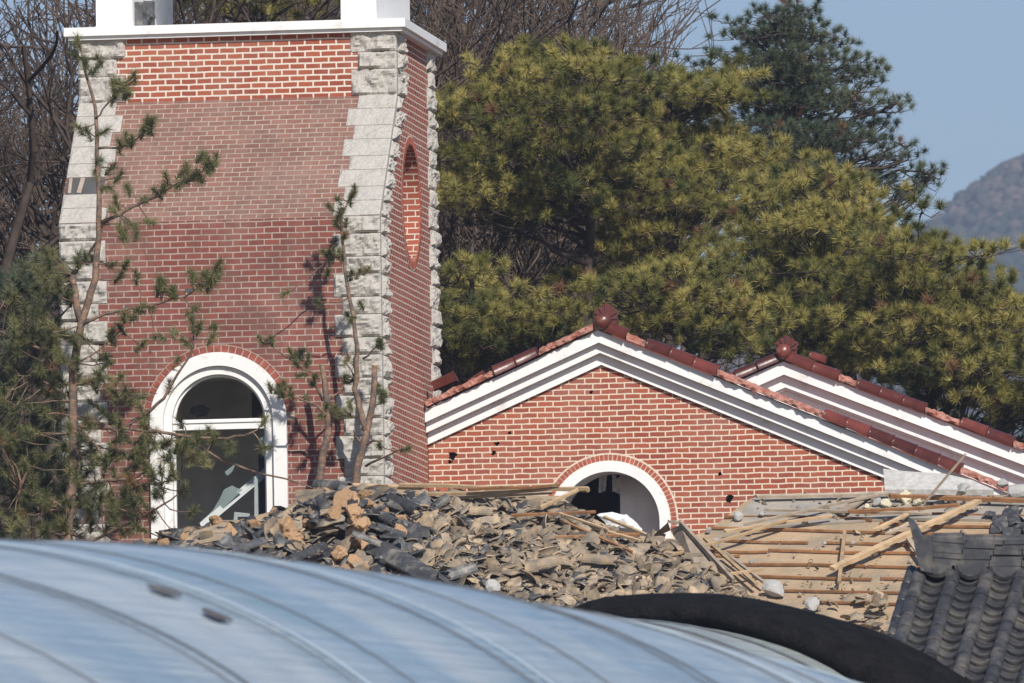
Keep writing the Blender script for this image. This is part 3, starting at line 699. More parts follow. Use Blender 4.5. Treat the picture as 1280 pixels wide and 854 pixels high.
def ornament(parent, c, y, s=1.0):
    b = MB(); n = 20
    o = Vector((c.x, y-.10, c.z))
    # round end cap: lathe along -y
    prof = [(0,-.07),(.055,-.062),(.09,-.035),(.104,0),(.104,.16)]
    vs = []; fs = []
    for rr, yy in prof:
        for k in range(n): vs.append(o+Vector((rr*s*cos(2*pi*k/n), yy*s, rr*s*sin(2*pi*k/n))))
    for i in range(len(prof)-1):
        for k in range(n): fs.append((i*n+k, i*n+(k+1) % n, (i+1)*n+(k+1) % n, (i+1)*n+k))
    b.add(vs, fs, True)
    oc_ = b.build('ridge_end_cap', M['red_tile'], parent)
    b = MB(); f0 = o+Vector((.03*s,.12,.04*s))
    loops = []
    for k in range(9):           # palmette: nine leaves on a fan plate
        t = radians(-28+236*k/8/1.0); t = radians(-30)+radians(240)*k/8
        rr = (.165 if k % 2 == 0 else .15)*s*(1+.18*sin(t))
        tip = f0+Vector((cos(t)*rr, 0, sin(t)*rr)); root = f0+Vector((cos(t)*.05*s,0,sin(t)*.05*s)); nx = Vector((-sin(t),0,cos(t)))
        w = .043*s
        leaf = [root-nx*w*.4, root.lerp(tip,.55)-nx*w, root.lerp(tip,.9)-nx*w*.85, tip, root.lerp(tip,.9)+nx*w*.85, root.lerp(tip,.55)+nx*w, root+nx*w*.4]
        b.prism([p+Vector((0,-.004*(k % 2),0)) for p in leaf], (0,.05,0))
        b.beam(root+Vector((0,-.012,0)), root.lerp(tip,.92)+Vector((0,-.012,0)), .02*s, .03, (0,-1,0))
    b.prism([f0+Vector((cos(2*pi*k/16)*.11*s,.012,sin(2*pi*k/16)*.11*s)) for k in range(16)], (0,.05,0))
    b.build('palmette_ornament', M['red_tile'], parent)
ornament(hall, on_y(754,402,YG-.3), YG-.27)

# rear gable, farther back
YR2 = YG+5.2
apex2 = on_y(983, 454, YR2); sl2 = .405
rear = thing('rear_hall', (apex2.x, YR2, Z_HB), 'second church gable standing behind, white stepped eaves and red tiles showing above the front roof', 'building')
x0r, x1r = apex2.x-3.4, apex2.x+5.6
b = MB(); b.prism([(x0r,YR2,Z_HB),(x1r,YR2,Z_HB),(x1r,YR2,apex2.z-.45-5.6*sl2),(apex2.x,YR2,apex2.z-.45),(x0r,YR2,apex2.z-.45-3.4*sl2)], (0,.2,0)); b.build('gable_wall', M['white_pl'], rear)
b = MB(); chevron(b, 0, .17, .29, apex2, sl2, x0r, x1r, YR2); chevron(b, .172, .33, .17, apex2, sl2, x0r, x1r, YR2); chevron(b, .332, .36, .12, apex2, sl2, x0r, x1r, YR2); chevron(b, .362, .62, .04, apex2, sl2, x0r, x1r, YR2)
b.build('raking_cornice', M['white'], rear)
roof(rear, apex2, sl2, x0r, x1r, YR2+.001, YR2+10, M['red_tile'])
verge(rear, apex2, sl2, 1, YR2-.28, [(.04,.72,'t'),(.73,.95,'m'),(.96,1.85,'t'),(1.86,2.3,'m'),(2.31,3.0,'t'),(3.01,3.4,'m'),(3.41,5.5,'t')], rv, .10)
verge(rear, apex2, sl2, -1, YR2-.28, [(.04,.62,'t'),(.63,1.3,'t')], rv, .10)
ornament(rear, on_y(980,440,YR2-.3), YR2-.29, .95)
b = MB(); half_tile(b, on_y(1012,445,YR2-.1), on_y(1032,452,YR2-.1), .07, 0, None, rv); b.build('ridge_tile', M['red_tile'], rear)
# two tiles slipped down beside the tower
def slipped(px0, py0, px1, py1, label, r=.09):
    Y = YG-.1; p, q = on_y(px0, py0, Y), on_y(px1, py1, Y); b = MB(); half_tile(b, p, q, r, .0, None, rv)
    o = b.build('fallen_roof_tile', M['red_tile'], None, (p+q)/2); tag(o, label, 'roof tile')
slipped(541,486,571,473,'slipped red roof tile lodged in the corner between tower and gable eaves', .10)
slipped(588,480,607,468,'small slipped red roof tile on the left verge, just right of the tower corner', .065)
#PART2
# ------------------------------------------------------------------ collapsed tiled house in front of the church
YRG = YF-3.0                                           # its ridge line
rA, rB = on_y(540, 616, YRG), on_y(1150, 617, YRG)
RU = (rB-rA).normalized()
SLP = radians(25)
DN = Vector((0, -cos(SLP), -sin(SLP))); DN = (DN-RU*DN.dot(RU)).normalized()      # down the slope, towards the viewer
RN = RU.cross(DN); RN = RN if RN.z > 0 else -RN
def rp(px, py, lift=0.0): return on_pl(px, py, rA, RN, lift)
house = thing('collapsed_house', ((rA.x+rB.x)/2, YRG-2, gz(YRG-3)-.2), 'wrecked house in front of the church, roof stripped to earth boards and brown battens', 'house')
Z_HO = gz(YRG-3)-.2
b = MB()
edge = [(178,688),(262,660),(352,636),(400,622),(470,617),(545,617),(700,620),(735,645),(780,667),(845,676),(885,664),(930,628),(948,619),(1110,617),(1340,620),(1340,880),(120,880)]
b.prism([rp(*p, -.02) for p in edge], RN*-.16); b.build('roof', M['deck'], house)
b = MB(); b.prism([rp(*p, .012) for p in ((944,622),(1110,618),(1340,622),(1340,652),(1130,647),(905,662))], RN*-.028); b.build('roof_board', M['deck_grey'], house)
# back slope and walls that carry the roof
b = MB(); q0, q1 = rp(950,622,-.03), rp(1340,622,-.03); bd = Vector((0,cos(SLP),-sin(SLP)))*2.4
b.prism([q0, q1, q1+bd, q0+bd], (0,0,-.15)); b.build('back_slope', M['deck_grey'], house)
fx0, fx1 = rp(190,690).x+.6, rp(1330,700).x; fy = YRG-3.6
b = MB(); b.box((fx0,fy-.2,Z_HO),(fx1,fy,rA.z-2.2)); b.box((fx0,fy,Z_HO),(fx0+.2,YRG+1.2,rA.z-2.2)); b.box((fx1-.2,fy,Z_HO),(fx1,YRG+1.2,rA.z-2.2)); b.box((fx0+.2,YRG+.9,Z_HO),(fx1-.2,YRG+1.1,rA.z-1.2)); b.build('house_wall', M['white_pl'], house)
# battens
rb = random.Random(8)
def batten(x0, y0, x1, y1, w=.027, lift=.012, mat='batten', name='batten', parent=None):
    n = max(3, int(abs(x1-x0)/80)); pts = [(x0+(x1-x0)*k/n, y0+(y1-y0)*k/n+rb.uniform(-1.3,1.3)) for k in range(n+1)]
    b = MB()
    for k in range(n): b.beam(rp(*pts[k], lift), rp(*pts[k+1], lift), w, w*rb.uniform(.85,1.1), RN, 0, 1, 0, rb)
    return b.build(name, M[mat], parent or house)
for a in ((1010,640,1330,646),(905,646,1090,649),(1100,655,1300,660),(890,660,1330,672),(905,676,1010,679),(1030,679,1200,682),(880,688,960,690),(960,688,1240,693),(915,705,1300,712),(940,721,1090,725),(1100,722,1300,728),(970,738,1260,742),(1005,752,1260,757),(760,690,925,694),(540,630,690,628),(560,643,745,641),(500,663,720,662),(520,690,740,688),(560,676,700,676),(330,690,470,687),(640,660,800,667),(440,720,600,716)):
    batten(*a)

# ---- tile shards
def make_shard(name, rg, w, l, t, curv, mat, nx=5, ny=3, jag=.12):
    cs = [(-w/2*rg.uniform(.3,1.1), -l/2*rg.uniform(.5,1.1)), (w/2*rg.uniform(.3,1.1), -l/2*rg.uniform(.5,1.1)), (w/2*rg.uniform(.4,1.1), l/2*rg.uniform(.5,1.1)), (-w/2*rg.uniform(.4,1.1), l/2*rg.uniform(.5,1.1))]
    lo, hi = [], []
    for j in range(ny+1):
        for i in range(nx+1):
            a, c = i/nx, j/ny
            x = (cs[0][0]*(1-a)+cs[1][0]*a)*(1-c)+(cs[3][0]*(1-a)+cs[2][0]*a)*c
            y = (cs[0][1]*(1-a)+cs[1][1]*a)*(1-c)+(cs[3][1]*(1-a)+cs[2][1]*a)*c
            if j in (0, ny): y += rg.uniform(-jag, jag)*l*.5
            if i in (0, nx): x += rg.uniform(-jag, jag)*w*.4
            th = x/curv
            lo.append(Vector((sin(th)*curv, y, cos(th)*curv-curv))); hi.append(Vector((sin(th)*(curv+t), y, cos(th)*(curv+t)-curv)))
    m = nx+1; n = len(lo); fs = []
    for j in range(ny):
        for i in range(nx):
            a = j*m+i; fs.append((a, a+m, a+m+1, a+1)); fs.append((a+n, a+1+n, a+m+1+n, a+m+n))
    rim = [i for i in range(m)]+[j*m+nx for j in range(1, ny+1)]+[ny*m+i for i in range(nx-1, -1, -1)]+[j*m for j in range(ny-1, 0, -1)]
    for k in range(len(rim)):
        a, c = rim[k], rim[(k+1) % len(rim)]; fs.append((a, c, c+n, a+n))
    return lo+hi, fs
def lump(rg, r, sub=2, amp=.3, flat=(1,1,.8), facet=0):
    import bmesh
    bm = bmesh.new(); bmesh.ops.create_icosphere(bm, subdivisions=sub, radius=1)
    ph = rg.uniform(0, 60); cuts = [(Vector((rg.gauss(0,1),rg.gauss(0,1),rg.gauss(0,1))).normalized(), rg.uniform(.45,.85)) for _ in range(facet)]
    for v in bm.verts:
        p = v.co.copy(); f = 1+amp*plane_noise(p.x*1.9+ph, p.y*1.9+p.z*2.3, ph)+amp*.4*plane_noise(p.x*5+ph, p.z*5-p.y*4, ph*2)
        p = p*f
        for nn, d in cuts:
            e = p.dot(nn)-d
            if e > 0: p -= nn*e
        p += Vector((rg.uniform(-1,1),rg.uniform(-1,1),rg.uniform(-1,1)))*.03
        v.co = Vector((p.x*flat[0], p.y*flat[1], p.z*flat[2]))*r
    vs = [v.co.copy() for v in bm.verts]; fs = [tuple(v.index for v in f.verts) for f in bm.faces]; bm.free()
    return vs, fs
def half_round(rg, r, l, t, broken=True, n=9, sweep=pi):
    vs, fs = [], []; m = n+1; ny = 4
    for side in (0, 1):
        rr = r-side*t
        for j in range(ny+1):
            for i in range(m):
                a = (pi-sweep)/2+sweep*i/n
                if side == 0 and j in (0, ny) and broken: off[(j, i)] = rg.uniform(-.5, .5)*r if i % 2 else rg.uniform(-.2, .2)*r
                y = -l/2+l*j/ny+(off.get((j, i), 0) if broken else 0)
                vs.append(Vector((cos(a)*rr, y, sin(a)*rr)))
    n0 = m*(ny+1)
    for j in range(ny):
        for i in range(n):
            a = j*m+i; fs.append((a, a+1, a+m+1, a+m)); fs.append((a+n0, a+m+n0, a+m+1+n0, a+1+n0))
    rim = [i for i in range(m)]+[j*m+n for j in range(1, ny+1)]+[ny*m+i for i in range(n-1, -1, -1)]+[j*m for j in range(ny-1, 0, -1)]
    for k in range(len(rim)):
        a, c = rim[k], rim[(k+1) % len(rim)]; fs.append((a, a+n0, c+n0, c))
    return vs, fs
off = {}
def mesh_of(name, vf, mat, smooth=False):
    me = bpy.data.meshes.new(name); me.from_pydata(vf[0], [], vf[1]); me.materials.append(mat)
    if smooth: me.polygons.foreach_set('use_smooth', [True]*len(me.polygons))
    return me
rs = random.Random(21)
LIB = {
 'small': [make_shard('s', rs, rs.uniform(.14,.30), rs.uniform(.16,.36), .011, rs.uniform(.13,.3), None) for _ in range(20)],
 'big': [make_shard('s', rs, rs.uniform(.26,.36), rs.uniform(.28,.40), .017, rs.uniform(.22,.5), None) for _ in range(9)],
}
def inside(px, py, poly):
    c = False; n = len(poly)
    for i in range(n):
        (x0, y0), (x1, y1) = poly[i], poly[(i+1) % n]
        if (y0 > py) != (y1 > py) and px < (x1-x0)*(py-y0)/(y1-y0)+x0: c = not c
    return c
HEAP = [(158,694),(205,670),(262,658),(330,652),(368,634),(398,614),(440,610),(500,618),(560,621),(660,626),(700,630),(728,650),(790,676),(850,682),(885,700),(915,738),(960,752),(980,790),(860,800),(730,810),(600,800),(400,770),(150,740)]
def heap_lift(px, py):
    h = .10+.07*plane_noise(px*.035, py*.06, 2)
    h += .40*math.exp(-((px-430)/65)**2-((py-640)/30)**2)
    h += .30*math.exp(-((px-300)/90)**2-((py-690)/26)**2)
    h += .12*math.exp(-((px-640)/150)**2-((py-720)/40)**2)
    return max(.03, h)
def roof_frame(rg, tilt, yaw=None):
    yaw = rg.uniform(0, 2*pi) if yaw is None else yaw
    base = Matrix((RU, -DN, RN)).transposed()
    return base @ Matrix.Rotation(yaw, 3, 'Z') @ Matrix.Rotation(rg.gauss(0, tilt), 3, 'X') @ Matrix.Rotation(rg.gauss(0, tilt), 3, 'Y')
# heap body that the shards lie on
b = MB(); NXH, NYH = 90, 26; grid = {}
vs = []; fs = []
for j in range(NYH+1):
    for i in range(NXH+1):
        px = 150+840*i/NXH; py = 604+200*j/NYH
        ins = inside(px, py, HEAP)
        vs.append(rp(px, py, (heap_lift(px, py)-.05 if ins else -.06)))
for j in range(NYH):
    for i in range(NXH):
        if any(inside(150+840*(i+a)/NXH, 604+200*(j+c)/NYH, HEAP) for a in (0,1) for c in (0,1)): fs.append((j*(NXH+1)+i, j*(NXH+1)+i+1, (j+1)*(NXH+1)+i+1, (j+1)*(NXH+1)+i))
fs = [f[::-1] for f in fs]
used = sorted({k for f in fs for k in f}); mp_ = {k: i for i, k in enumerate(used)}
b.add([vs[k] for k in used], [tuple(mp_[k] for k in f) for f in fs], True)
o = b.build('earth_mound', M['deck'], None, rp(560, 690)); tag(o, 'tan roof earth showing between the broken tiles of the rubble heap', 'earth', kind='stuff')

me_small = [mesh_of('tile_shard', v, M['shard']) for v in LIB['small']]
me_big = [mesh_of('broken_tile', v, M['shard']) for v in LIB['big']]
me_bigd = [mesh_of('broken_dark_tile', v, M['shard_dark']) for v in LIB['big']]
def place(name, me, px, py, lift, rot, label, cat, group=None, scale=1.0):
    o = bpy.data.objects.new(name, me); COL.objects.link(o)
    o.location = rp(px, py, lift); o.rotation_euler = rot.to_euler(); o.scale = (scale,)*3
    return tag(o, label, cat, group)
def sample(n, zone):
    out = []; 
    x0 = min(p[0] for p in zone); x1 = max(p[0] for p in zone); y0 = min(p[1] for p in zone); y1 = max(p[1] for p in zone)
    while len(out) < n:
        px, py = rs.uniform(x0, x1), rs.uniform(y0, y1)
        if inside(px, py, zone) and inside(px, py, HEAP): out.append((px, py))
    return out
Z_LEFT = [(150,760),(150,640),(420,595),(560,620),(560,700),(620,745),(600,790)]
Z_MID = [(520,600),(760,600),(900,690),(990,800),(640,800),(540,700)]
# the uncounted mass of small pieces: one object
V = []; Fq = []; T = []; nv = 0
VD = []; FD = []; TD = []; nd = 0
for zone, n, lib, dark in ((Z_MID, 3600, 'small', .10), (Z_LEFT, 700, 'small', .35), (Z_MID, 2600, 'chip', .08), (Z_LEFT, 900, 'chip', .2), (Z_LEFT, 750, 'big', .5), (Z_MID, 380, 'big', .15)):  # mid-zone dark share paints shadows between shards; left pieces are truly black
    for px, py in sample(n, zone):
        vs, fs = rs.choice(LIB['small' if lib == 'chip' else lib]); k_ = .3 if lib == 'chip' else 1
        if rs.random() < dark:
            R_ = roof_frame(rs, .42); c = rp(px, py, heap_lift(px, py)+rs.uniform(-.06, .04)); s_ = rs.uniform(.6, 1.0)*k_; t_ = rs.random()
            VD += [c+(R_ @ p)*s_ for p in vs]; FD += [tuple(k+nd for k in f) for f in fs]; TD += [t_]*len(vs); nd += len(vs); continue
        R_ = roof_frame(rs, .42); c = rp(px, py, heap_lift(px, py)+rs.uniform(-.07, .03)); s_ = k_*rs.choice((rs.uniform(.35,.7), rs.uniform(.7, 1.15))); t_ = rs.random()
        V += [c+(R_ @ p)*s_ for p in vs]; Fq += [tuple(k+nv for k in f) for f in fs]; T += [t_]*len(vs); nv += len(vs)
o = np_obj('tile_rubble', [tuple(p) for p in V], Fq, M['shard'], tint=T)
tag(o, 'mass of small broken grey roof tile chips covering the collapsed roof', 'rubble', kind='stuff')
o = np_obj('dark_tile_shade_rubble', [tuple(p) for p in VD], FD, M['shard_dark'], tint=TD)
tag(o, 'mass of small blackish roof tile chips in the rubble heap, some painting shadows between shards', 'rubble', kind='stuff')
# the pieces that show largest
for px, py in sample(150, Z_MID):
    place('tile_shard', rs.choice(me_small), px, py, heap_lift(px, py)+rs.uniform(.0,.07), roof_frame(rs, .5), 'dusty grey roof tile shard lying in the middle of the rubble below the gable', 'broken tile', 'tile shards in the middle of the rubble', rs.uniform(.95,1.25))
for px, py in sample(55, Z_LEFT):
    place('broken_tile', rs.choice(me_big), px, py, heap_lift(px, py)+rs.uniform(.01,.12), roof_frame(rs, .5), 'large dusty grey curved roof tile on the rubble heap below the tower', 'broken tile', 'grey tiles on the heap below the tower', rs.uniform(.85,1.15))
for px, py in sample(60, Z_LEFT):
    place('dark_broken_tile', rs.choice(me_bigd), px, py, heap_lift(px, py)+rs.uniform(.0,.11), roof_frame(rs, .55), 'blackish broken roof tile among tan clay lumps on the heap below the tower', 'broken tile', 'black tile pieces on the heap below the tower', rs.uniform(.7,1.05))
# half-round black cover tiles, each by the photograph
def cover_tile(px0, py0, px1, py1, r, label, lift=.12, mat='shard_dark', sweep=pi, broken=True, name='cover_tile'):
    lift += .08; off.clear(); p, q = rp(px0, py0, heap_lift(px0, py0)+lift), rp(px1, py1, heap_lift(px1, py1)+lift)
    d = q-p; l = d.length; d.normalize(); sd = d.cross(RN).normalized(); u = sd.cross(d)
    vs, fs = half_round(rs, r, l, .02, broken, sweep=sweep)
    M3 = Matrix((sd, d, u)).transposed(); c = (p+q)/2
    o = bpy.data.objects.new(name, mesh_of(name, (vs, fs), M[mat], False)); COL.objects.link(o); o.location = c; o.rotation_euler = M3.to_euler()
    return tag(o, label, 'roof tile')
cover_tile(395,607,437,609,.075,'whole black half-round tile lying level at the foot of the two cut saplings',.05, broken=False)
cover_tile(487,624,523,640,.085,'black half-round tile pointing down right, beside the corner of the tower',.12)
cover_tile(362,702,405,684,.07,'shiny black half-round tile above the greenhouse, left part of the heap',.10, broken=False)
cover_tile(288,690,330,678,.07,'black half-round tile lying at the left end of the heap under the window',.10)
cover_tile(470,658,505,670,.05,'thin black tile edge among clay lumps in the centre left of the heap',.16, broken=False)
cover_tile(560,722,595,712,.10,'jagged black half-round tile with open end facing right, just above the blue film',.10)
cover_tile(588,640,618,642,.075,'open ended grey half-round tile in the upper rubble, left of the gable arch',.08,'shard')
cover_tile(318,703,342,699,.075,'short black half-round tile stuffed with clay by the edge of the blue film',.09)
cover_tile(475,682,440,668,.06,'dark half-round tile leaning left between two clay lumps',.15)
cover_tile(655,712,700,702,.09,'grey half-round tile above the black net, lower middle of the rubble',.08,'shard')
cover_tile(730,700,772,703,.085,'dusty half-round tile pair end, lower right of the rubble heap',.09,'shard')
me_half = []
for _ in range(6):
    off.clear(); me_half.append(mesh_of('half_round_tile', half_round(rs, rs.uniform(.065,.08), rs.uniform(.2,.34), .018, True, 8, rs.choice((pi, pi*.85, pi*.7))), M['shard_dark']))
for px, py in sample(34, Z_LEFT):
    place('half_round_tile', rs.choice(me_half), px, py, heap_lift(px, py)+rs.uniform(.05,.13), roof_frame(rs, .35), 'black half-round roof tile lying among the broken pieces below the tower', 'roof tile', 'half-round tiles on the heap below the tower')
me_halfg = [m.copy() for m in me_half[:4]]
for m in me_halfg: m.materials[0] = M['shard']
for px, py in sample(26, Z_MID):
    place('half_round_tile', rs.choice(me_halfg), px, py, heap_lift(px, py)+rs.uniform(.03,.09), roof_frame(rs, .4), 'dusty half-round roof tile among the shards below the gable', 'roof tile', 'half-round tiles in the middle of the rubble', rs.uniform(.8,1.05))
# big curved corner tile and upright slab
def slab(name, px_pts, lift, th, mat, label, cat, lifts=None):
    P = [rp(a, c, heap_lift(a, c)+(lifts[k] if lifts else lift)) for k, (a, c) in enumerate(px_pts)]
    c = sum(P, Vector())/len(P); n = (P[1]-P[0]).cross(P[2]-P[0]).normalized(); n = n if n.z > 0 else -n
    b = MB(); b.prism(P, n*th); return tag(b.build(name, M[mat], None, c), label, cat)
cc = [rp(a, c, heap_lift(a, c)+.16) for a, c in ((470,684),(490,694),(512,706),(532,718),(548,728))]
b = MB(); n = 8; vs = []; fs = []
for k, p in enumerate(cc):
    d = (cc[min(k+1,4)]-cc[max(k-1,0)]).normalized(); sd = d.cross(RN).normalized(); u = sd.cross(d); w = .19*(1-.08*k)
    for s_ in range(n+1):
        a = -1+2*s_/n; vs.append(p+sd*(a*w)+u*(.10*(1-a*a)))
    for s_ in range(n+1):
        a = 1-2*s_/n; vs.append(p+sd*(a*w*.92)+u*(.10*(1-a*a)-.04))
m = 2*(n+1)
for k in range(4):
    for j in range(m): fs.append((k*m+j, k*m+(j+1) % m, (k+1)*m+(j+1) % m, (k+1)*m+j))
fs += [tuple(range(m))[::-1], tuple(range(4*m, 5*m))]; b.add(vs, fs)
tag(b.build('curved_corner_tile', M['shard_dark'], None, cc[2]), 'largest piece in the heap, a long bowed dark tile with dusty grey top sloping right', 'roof tile')
slab('upright_tile', ((372,646),(402,644),(404,614),(370,615)), 0, .03, 'shard', 'flat grey tile standing nearly upright at the top of the heap below the tower', 'broken tile', [.02,.02,.10,.10])
slab('upright_tile', ((341,664),(361,648),(365,632),(345,645)), 0, .03, 'shard', 'flat grey tile leaning left of the upright one under the window jamb', 'broken tile', [.05,.05,.18,.18])
slab('upright_tile', ((243,667),(282,655),(290,672),(225,685)), 0.10, .03, 'shard', 'broad grey tile lying flat under the arched tower window', 'broken tile')
# clay lumps
rc = random.Random(33)
me_clay = [mesh_of('clay_lump', lump(rc, 1.0, 3, .34, (1,1,.75), 4), M['clay']) for _ in range(6)]
CL = [(358,660,.17),(368,672,.11),(430,628,.20),(440,640,.13),(420,640,.12),(452,655,.12),(500,650,.10),(462,680,.14),(440,676,.15),(425,692,.12),(290,664,.12),(272,652,.10),(318,655,.09),(310,672,.10),(498,664,.12),(512,655,.10),(445,704,.13),(430,714,.12),(322,706,.09),(205,678,.09),(230,672,.07),(180,686,.08),(385,654,.08),(455,618,.11),(462,632,.12),(345,652,.08),(470,698,.08),(455,712,.09),(340,640,.07),(480,642,.08)]
for i, (px, py, r) in enumerate(CL):
    o = place('clay_lump', me_clay[i % 6], px, py, heap_lift(px, py)+r*.75, roof_frame(rc, .4), 'tan lump of dried roof clay wedged among black tiles on the heap below the tower', 'clay lump', 'clay lumps on the heap below the tower', r*.95)
# concrete pieces: (px, py, size, label)
me_con = [mesh_of('concrete_chunk', lump(rc, 1.0, 2, .18, (1.15,.9,.75), 7), M['concrete']) for _ in range(6)]
CH = [(1205,612,.13,'white concrete chunk at the foot of the leaning plank'),(1192,624,.09,'small concrete piece left of the pale chunk under the front gable end'),(1230,622,.09,'flat concrete piece right of the leaning plank foot'),(1270,616,.20,'large pale concrete block at the right edge of the photo below the tiles'),
 (1004,635,.09,'grey concrete chunk on the upper left of the bare roof boards'),(952,643,.06,'small pebble of concrete on the upper boards near the brick wall'),(922,645,.10,'pale chunk at the left edge of the bare boards beside the brickwork'),(967,736,.17,'pale concrete lump resting by the black net hump'),
 (1014,756,.14,'grey concrete lump at the lower end of the bare boards'),(1093,691,.08,'dark concrete piece on the battens right of the long plank'),(1031,679,.04,'tiny grey concrete crumb on a batten in the middle of the boards'),(1066,679,.04,'tiny concrete crumb beside the short standing lath'),(935,664,.06,'grey crumb left end of the third batten'),(885,662,.05,'crumb of concrete by the bent metal panel top'),
 (895,678,.08,'grey chunk to the right of the bent metal panel'),(940,702,.05,'grey crumb below the bent panel on a batten'),(1255,604,.10,'concrete fragment right under the last broken verge tiles'),(1170,620,.06,'little concrete piece left of the leaning plank foot'),(613,735,.17,'white plaster chunk on the edge of the rubble right above the blue film'),(1096,628,.08,'small white concrete piece beside the yellow foam'),(1290,610,.12,'concrete fragment cut by the right edge of the photo')]
for i, (px, py, r, lb) in enumerate(CH):
    hl = heap_lift(px, py) if px < 800 else .02
    place('concrete_chunk', me_con[i % 6], px, py, hl+r*.5, roof_frame(rc, .35), lb, 'concrete chunk', None, r*.85)
rr_ = random.Random(41); V = []; Fq = []; nv = 0
for _ in range(330):
    px = rr_.choice((rr_.uniform(900,1280), rr_.gauss(1180,70), rr_.gauss(900,20), rr_.uniform(1000,1120))); py = rr_.choice((rr_.uniform(622,770), rr_.gauss(630,8), rr_.gauss(740,18)))
    if not (935 < px < 1310 and 616 < py < 790): continue
    vs, fs = rr_.choice(LIB['small']); 
    R_ = roof_frame(rr_, .6); s_ = rr_.uniform(.08, .32); c = rp(px, py, .03)
    V += [c+(R_ @ Vector((p.x, p.y, p.z*2.5)))*s_ for p in vs]; Fq += [tuple(k+nv for k in f) for f in fs]; nv += len(vs)
o = np_obj('crumbs', [tuple(p) for p in V], Fq, M['shard'], tint=np.repeat(np.random.default_rng(2).random(nv//48+1), 48)[:nv])
tag(o, 'small grey concrete crumbs scattered over the bare roof boards', 'debris', kind='stuff')
for i, (px, py, r, lb) in enumerate([(1133,622,.12,'yellowish foam lump on the ridge board, biggest of the foam'),(1146,627,.08,'flat yellowish foam piece at the right of the biggest foam lump'),(1108,630,.09,'yellowish foam piece left of the biggest foam lump'),(1084,633,.05,'small yellowish foam crumb at the left end of the foam')]):
    place('foam_piece', me_clay[(i*2) % 6], px, py, .04+r*.3, roof_frame(rc, .4), lb, 'foam', None, r*.8).data = me_clay[(i*2) % 6].copy()
for o in bpy.data.objects:
    if o.name.startswith('foam_piece'): o.data.materials[0] = M['foam']
b = MB(); P = [rp(a, c, .10) for a, c in ((1106,612),(1104,586),(1130,589),(1180,592),(1215,600),(1242,612))]; b.prism(P, RN*-.08)
tag(b.build('concrete_slab', M['slab'], None, P[0]), 'long pale concrete slab broken from the wall, lying along the front gable end', 'concrete slab')
# chunk of painted cornice in the arch
pl = on_y(778, 655, YRG+.3)
b = MB(); vs, fs = lump(rc, 1, 3, .2, (.33,.2,.12), 5); Rt = Matrix.Rotation(radians(14), 3, 'Y'); b.add([pl+Rt @ p for p in vs], fs); tag(b.build('plaster_chunk', M['white_pl'], None, pl), 'white plaster chunk with brick red streaks lying in front of the half buried arch', 'plaster chunk')
# dark tile piles at the right end
rd = random.Random(51)
for i in range(16):
    px, py = rd.uniform(1232, 1290), rd.uniform(640, 664)
    place('dark_broken_tile', rd.choice(me_bigd), px, py, .04+rd.uniform(0,.14), roof_frame(rd, .3), 'blackish broken tile in the small pile above the black tiled roof', 'broken tile', 'tile pile above the black tiled roof', rd.uniform(.55,.9))
for i in range(30):
    px, py = rd.uniform(1040, 1115), rd.uniform(745, 790)
    place('tile_shard', rd.choice(me_small), px, py, .04+rd.uniform(0,.14), roof_frame(rd, .4), 'grey tile shard in the pile between the black net and the black tiled roof', 'broken tile', 'tile shards beside the black tiled roof', rd.uniform(.55,.95))

# ---- loose timber, each by the photograph
def plank(px0, py0, px1, py1, w, h, mat, label, l0=.1, l1=.1, name='plank', cat='plank', seg=1, wob=0):
    b = MB(); p, q = rp(px0, py0, l0), rp(px1, py1, l1); b.beam(p, q, w, h, RN, .08, seg, wob, rb)
    return tag(b.build(name, M[mat], None, (p+q)/2), label, cat)
plank(1040,711,1222,627,.085,.05,'lath','long weathered plank lying diagonally across the battens',.12,.16)
plank(1157,627,1206,569,.11,.03,'greywood','grey plank leaning up from the ridge in front of the white gable eaves',.1,.75)
plank(1049,728,1056,664,.045,.03,'lath','short lath lying up the slope, crossing under the long plank',.1,.1,'lath','lath')
plank(1135,672,1158,706,.06,.03,'greywood','short grey plank right of the long diagonal one',.1,.1)
plank(1108,668,1142,652,.05,.03,'greywood','grey stick lying above the middle of the long plank',.1,.12)
plank(1050,642,1085,618,.13,.03,'greywood','short wide grey board on the upper boards left of the foam',.08,.08)
plank(1092,663,1140,640,.05,.03,'lath','thin stick across the upper battens right of the short wide board',.1,.1,'lath','lath')
plank(788,712,985,649,.05,.03,'lath','long pale lath running from the shards up over the bent panel',.16,.16,'lath','lath',4,.02)
plank(905,664,1040,645,.04,.03,'lath','pale lath across the upper left boards',.1,.1,'lath','lath',3,.01)
plank(955,638,1165,641,.04,.03,'greywood','grey lath lying level under the foam pieces',.1,.12,'lath','lath',3,.01)
plank(930,655,1100,618,.035,.03,'greywood','long thin grey lath rising right to the ridge board',.12,.12,'lath','lath',3,.01)
plank(944,621,1112,617,.06,.04,'greywood','grey ridge board edge along the top of the bare boards',.08,.08,'lath','lath',3,.01)
plank(1110,620,1330,628,.06,.05,'batten','brown ridge lath under the concrete blocks at right',.1,.1,'lath','lath',3,.01)
plank(1060,640,1200,632,.04,.04,'batten','brown batten torn loose and lying under the leaning plank',.14,.14,'lath','lath',2,.01)
plank(500,607,737,612,.05,.04,'lath','orange lath along the top of the rubble, upper one under the gable wall',.22,.22,'lath','lath',4,.012)
plank(520,618,735,611,.05,.04,'lath','orange lath just below the upper one along the top of the rubble',.24,.26,'lath','lath',4,.012)
plank(585,612,700,607,.04,.03,'batten','short brown lath on top of the two orange laths by the arch',.32,.32,'lath','lath',3,.012)
plank(560,623,690,616,.06,.03,'greywood','dusty grey board under the orange laths left of the arch',.16,.18,'lath','lath',2,.01)
plank(677,634,723,612,.05,.035,'lath','stick slanting up into the left side of the half buried arch',.25,.35,'lath','lath')
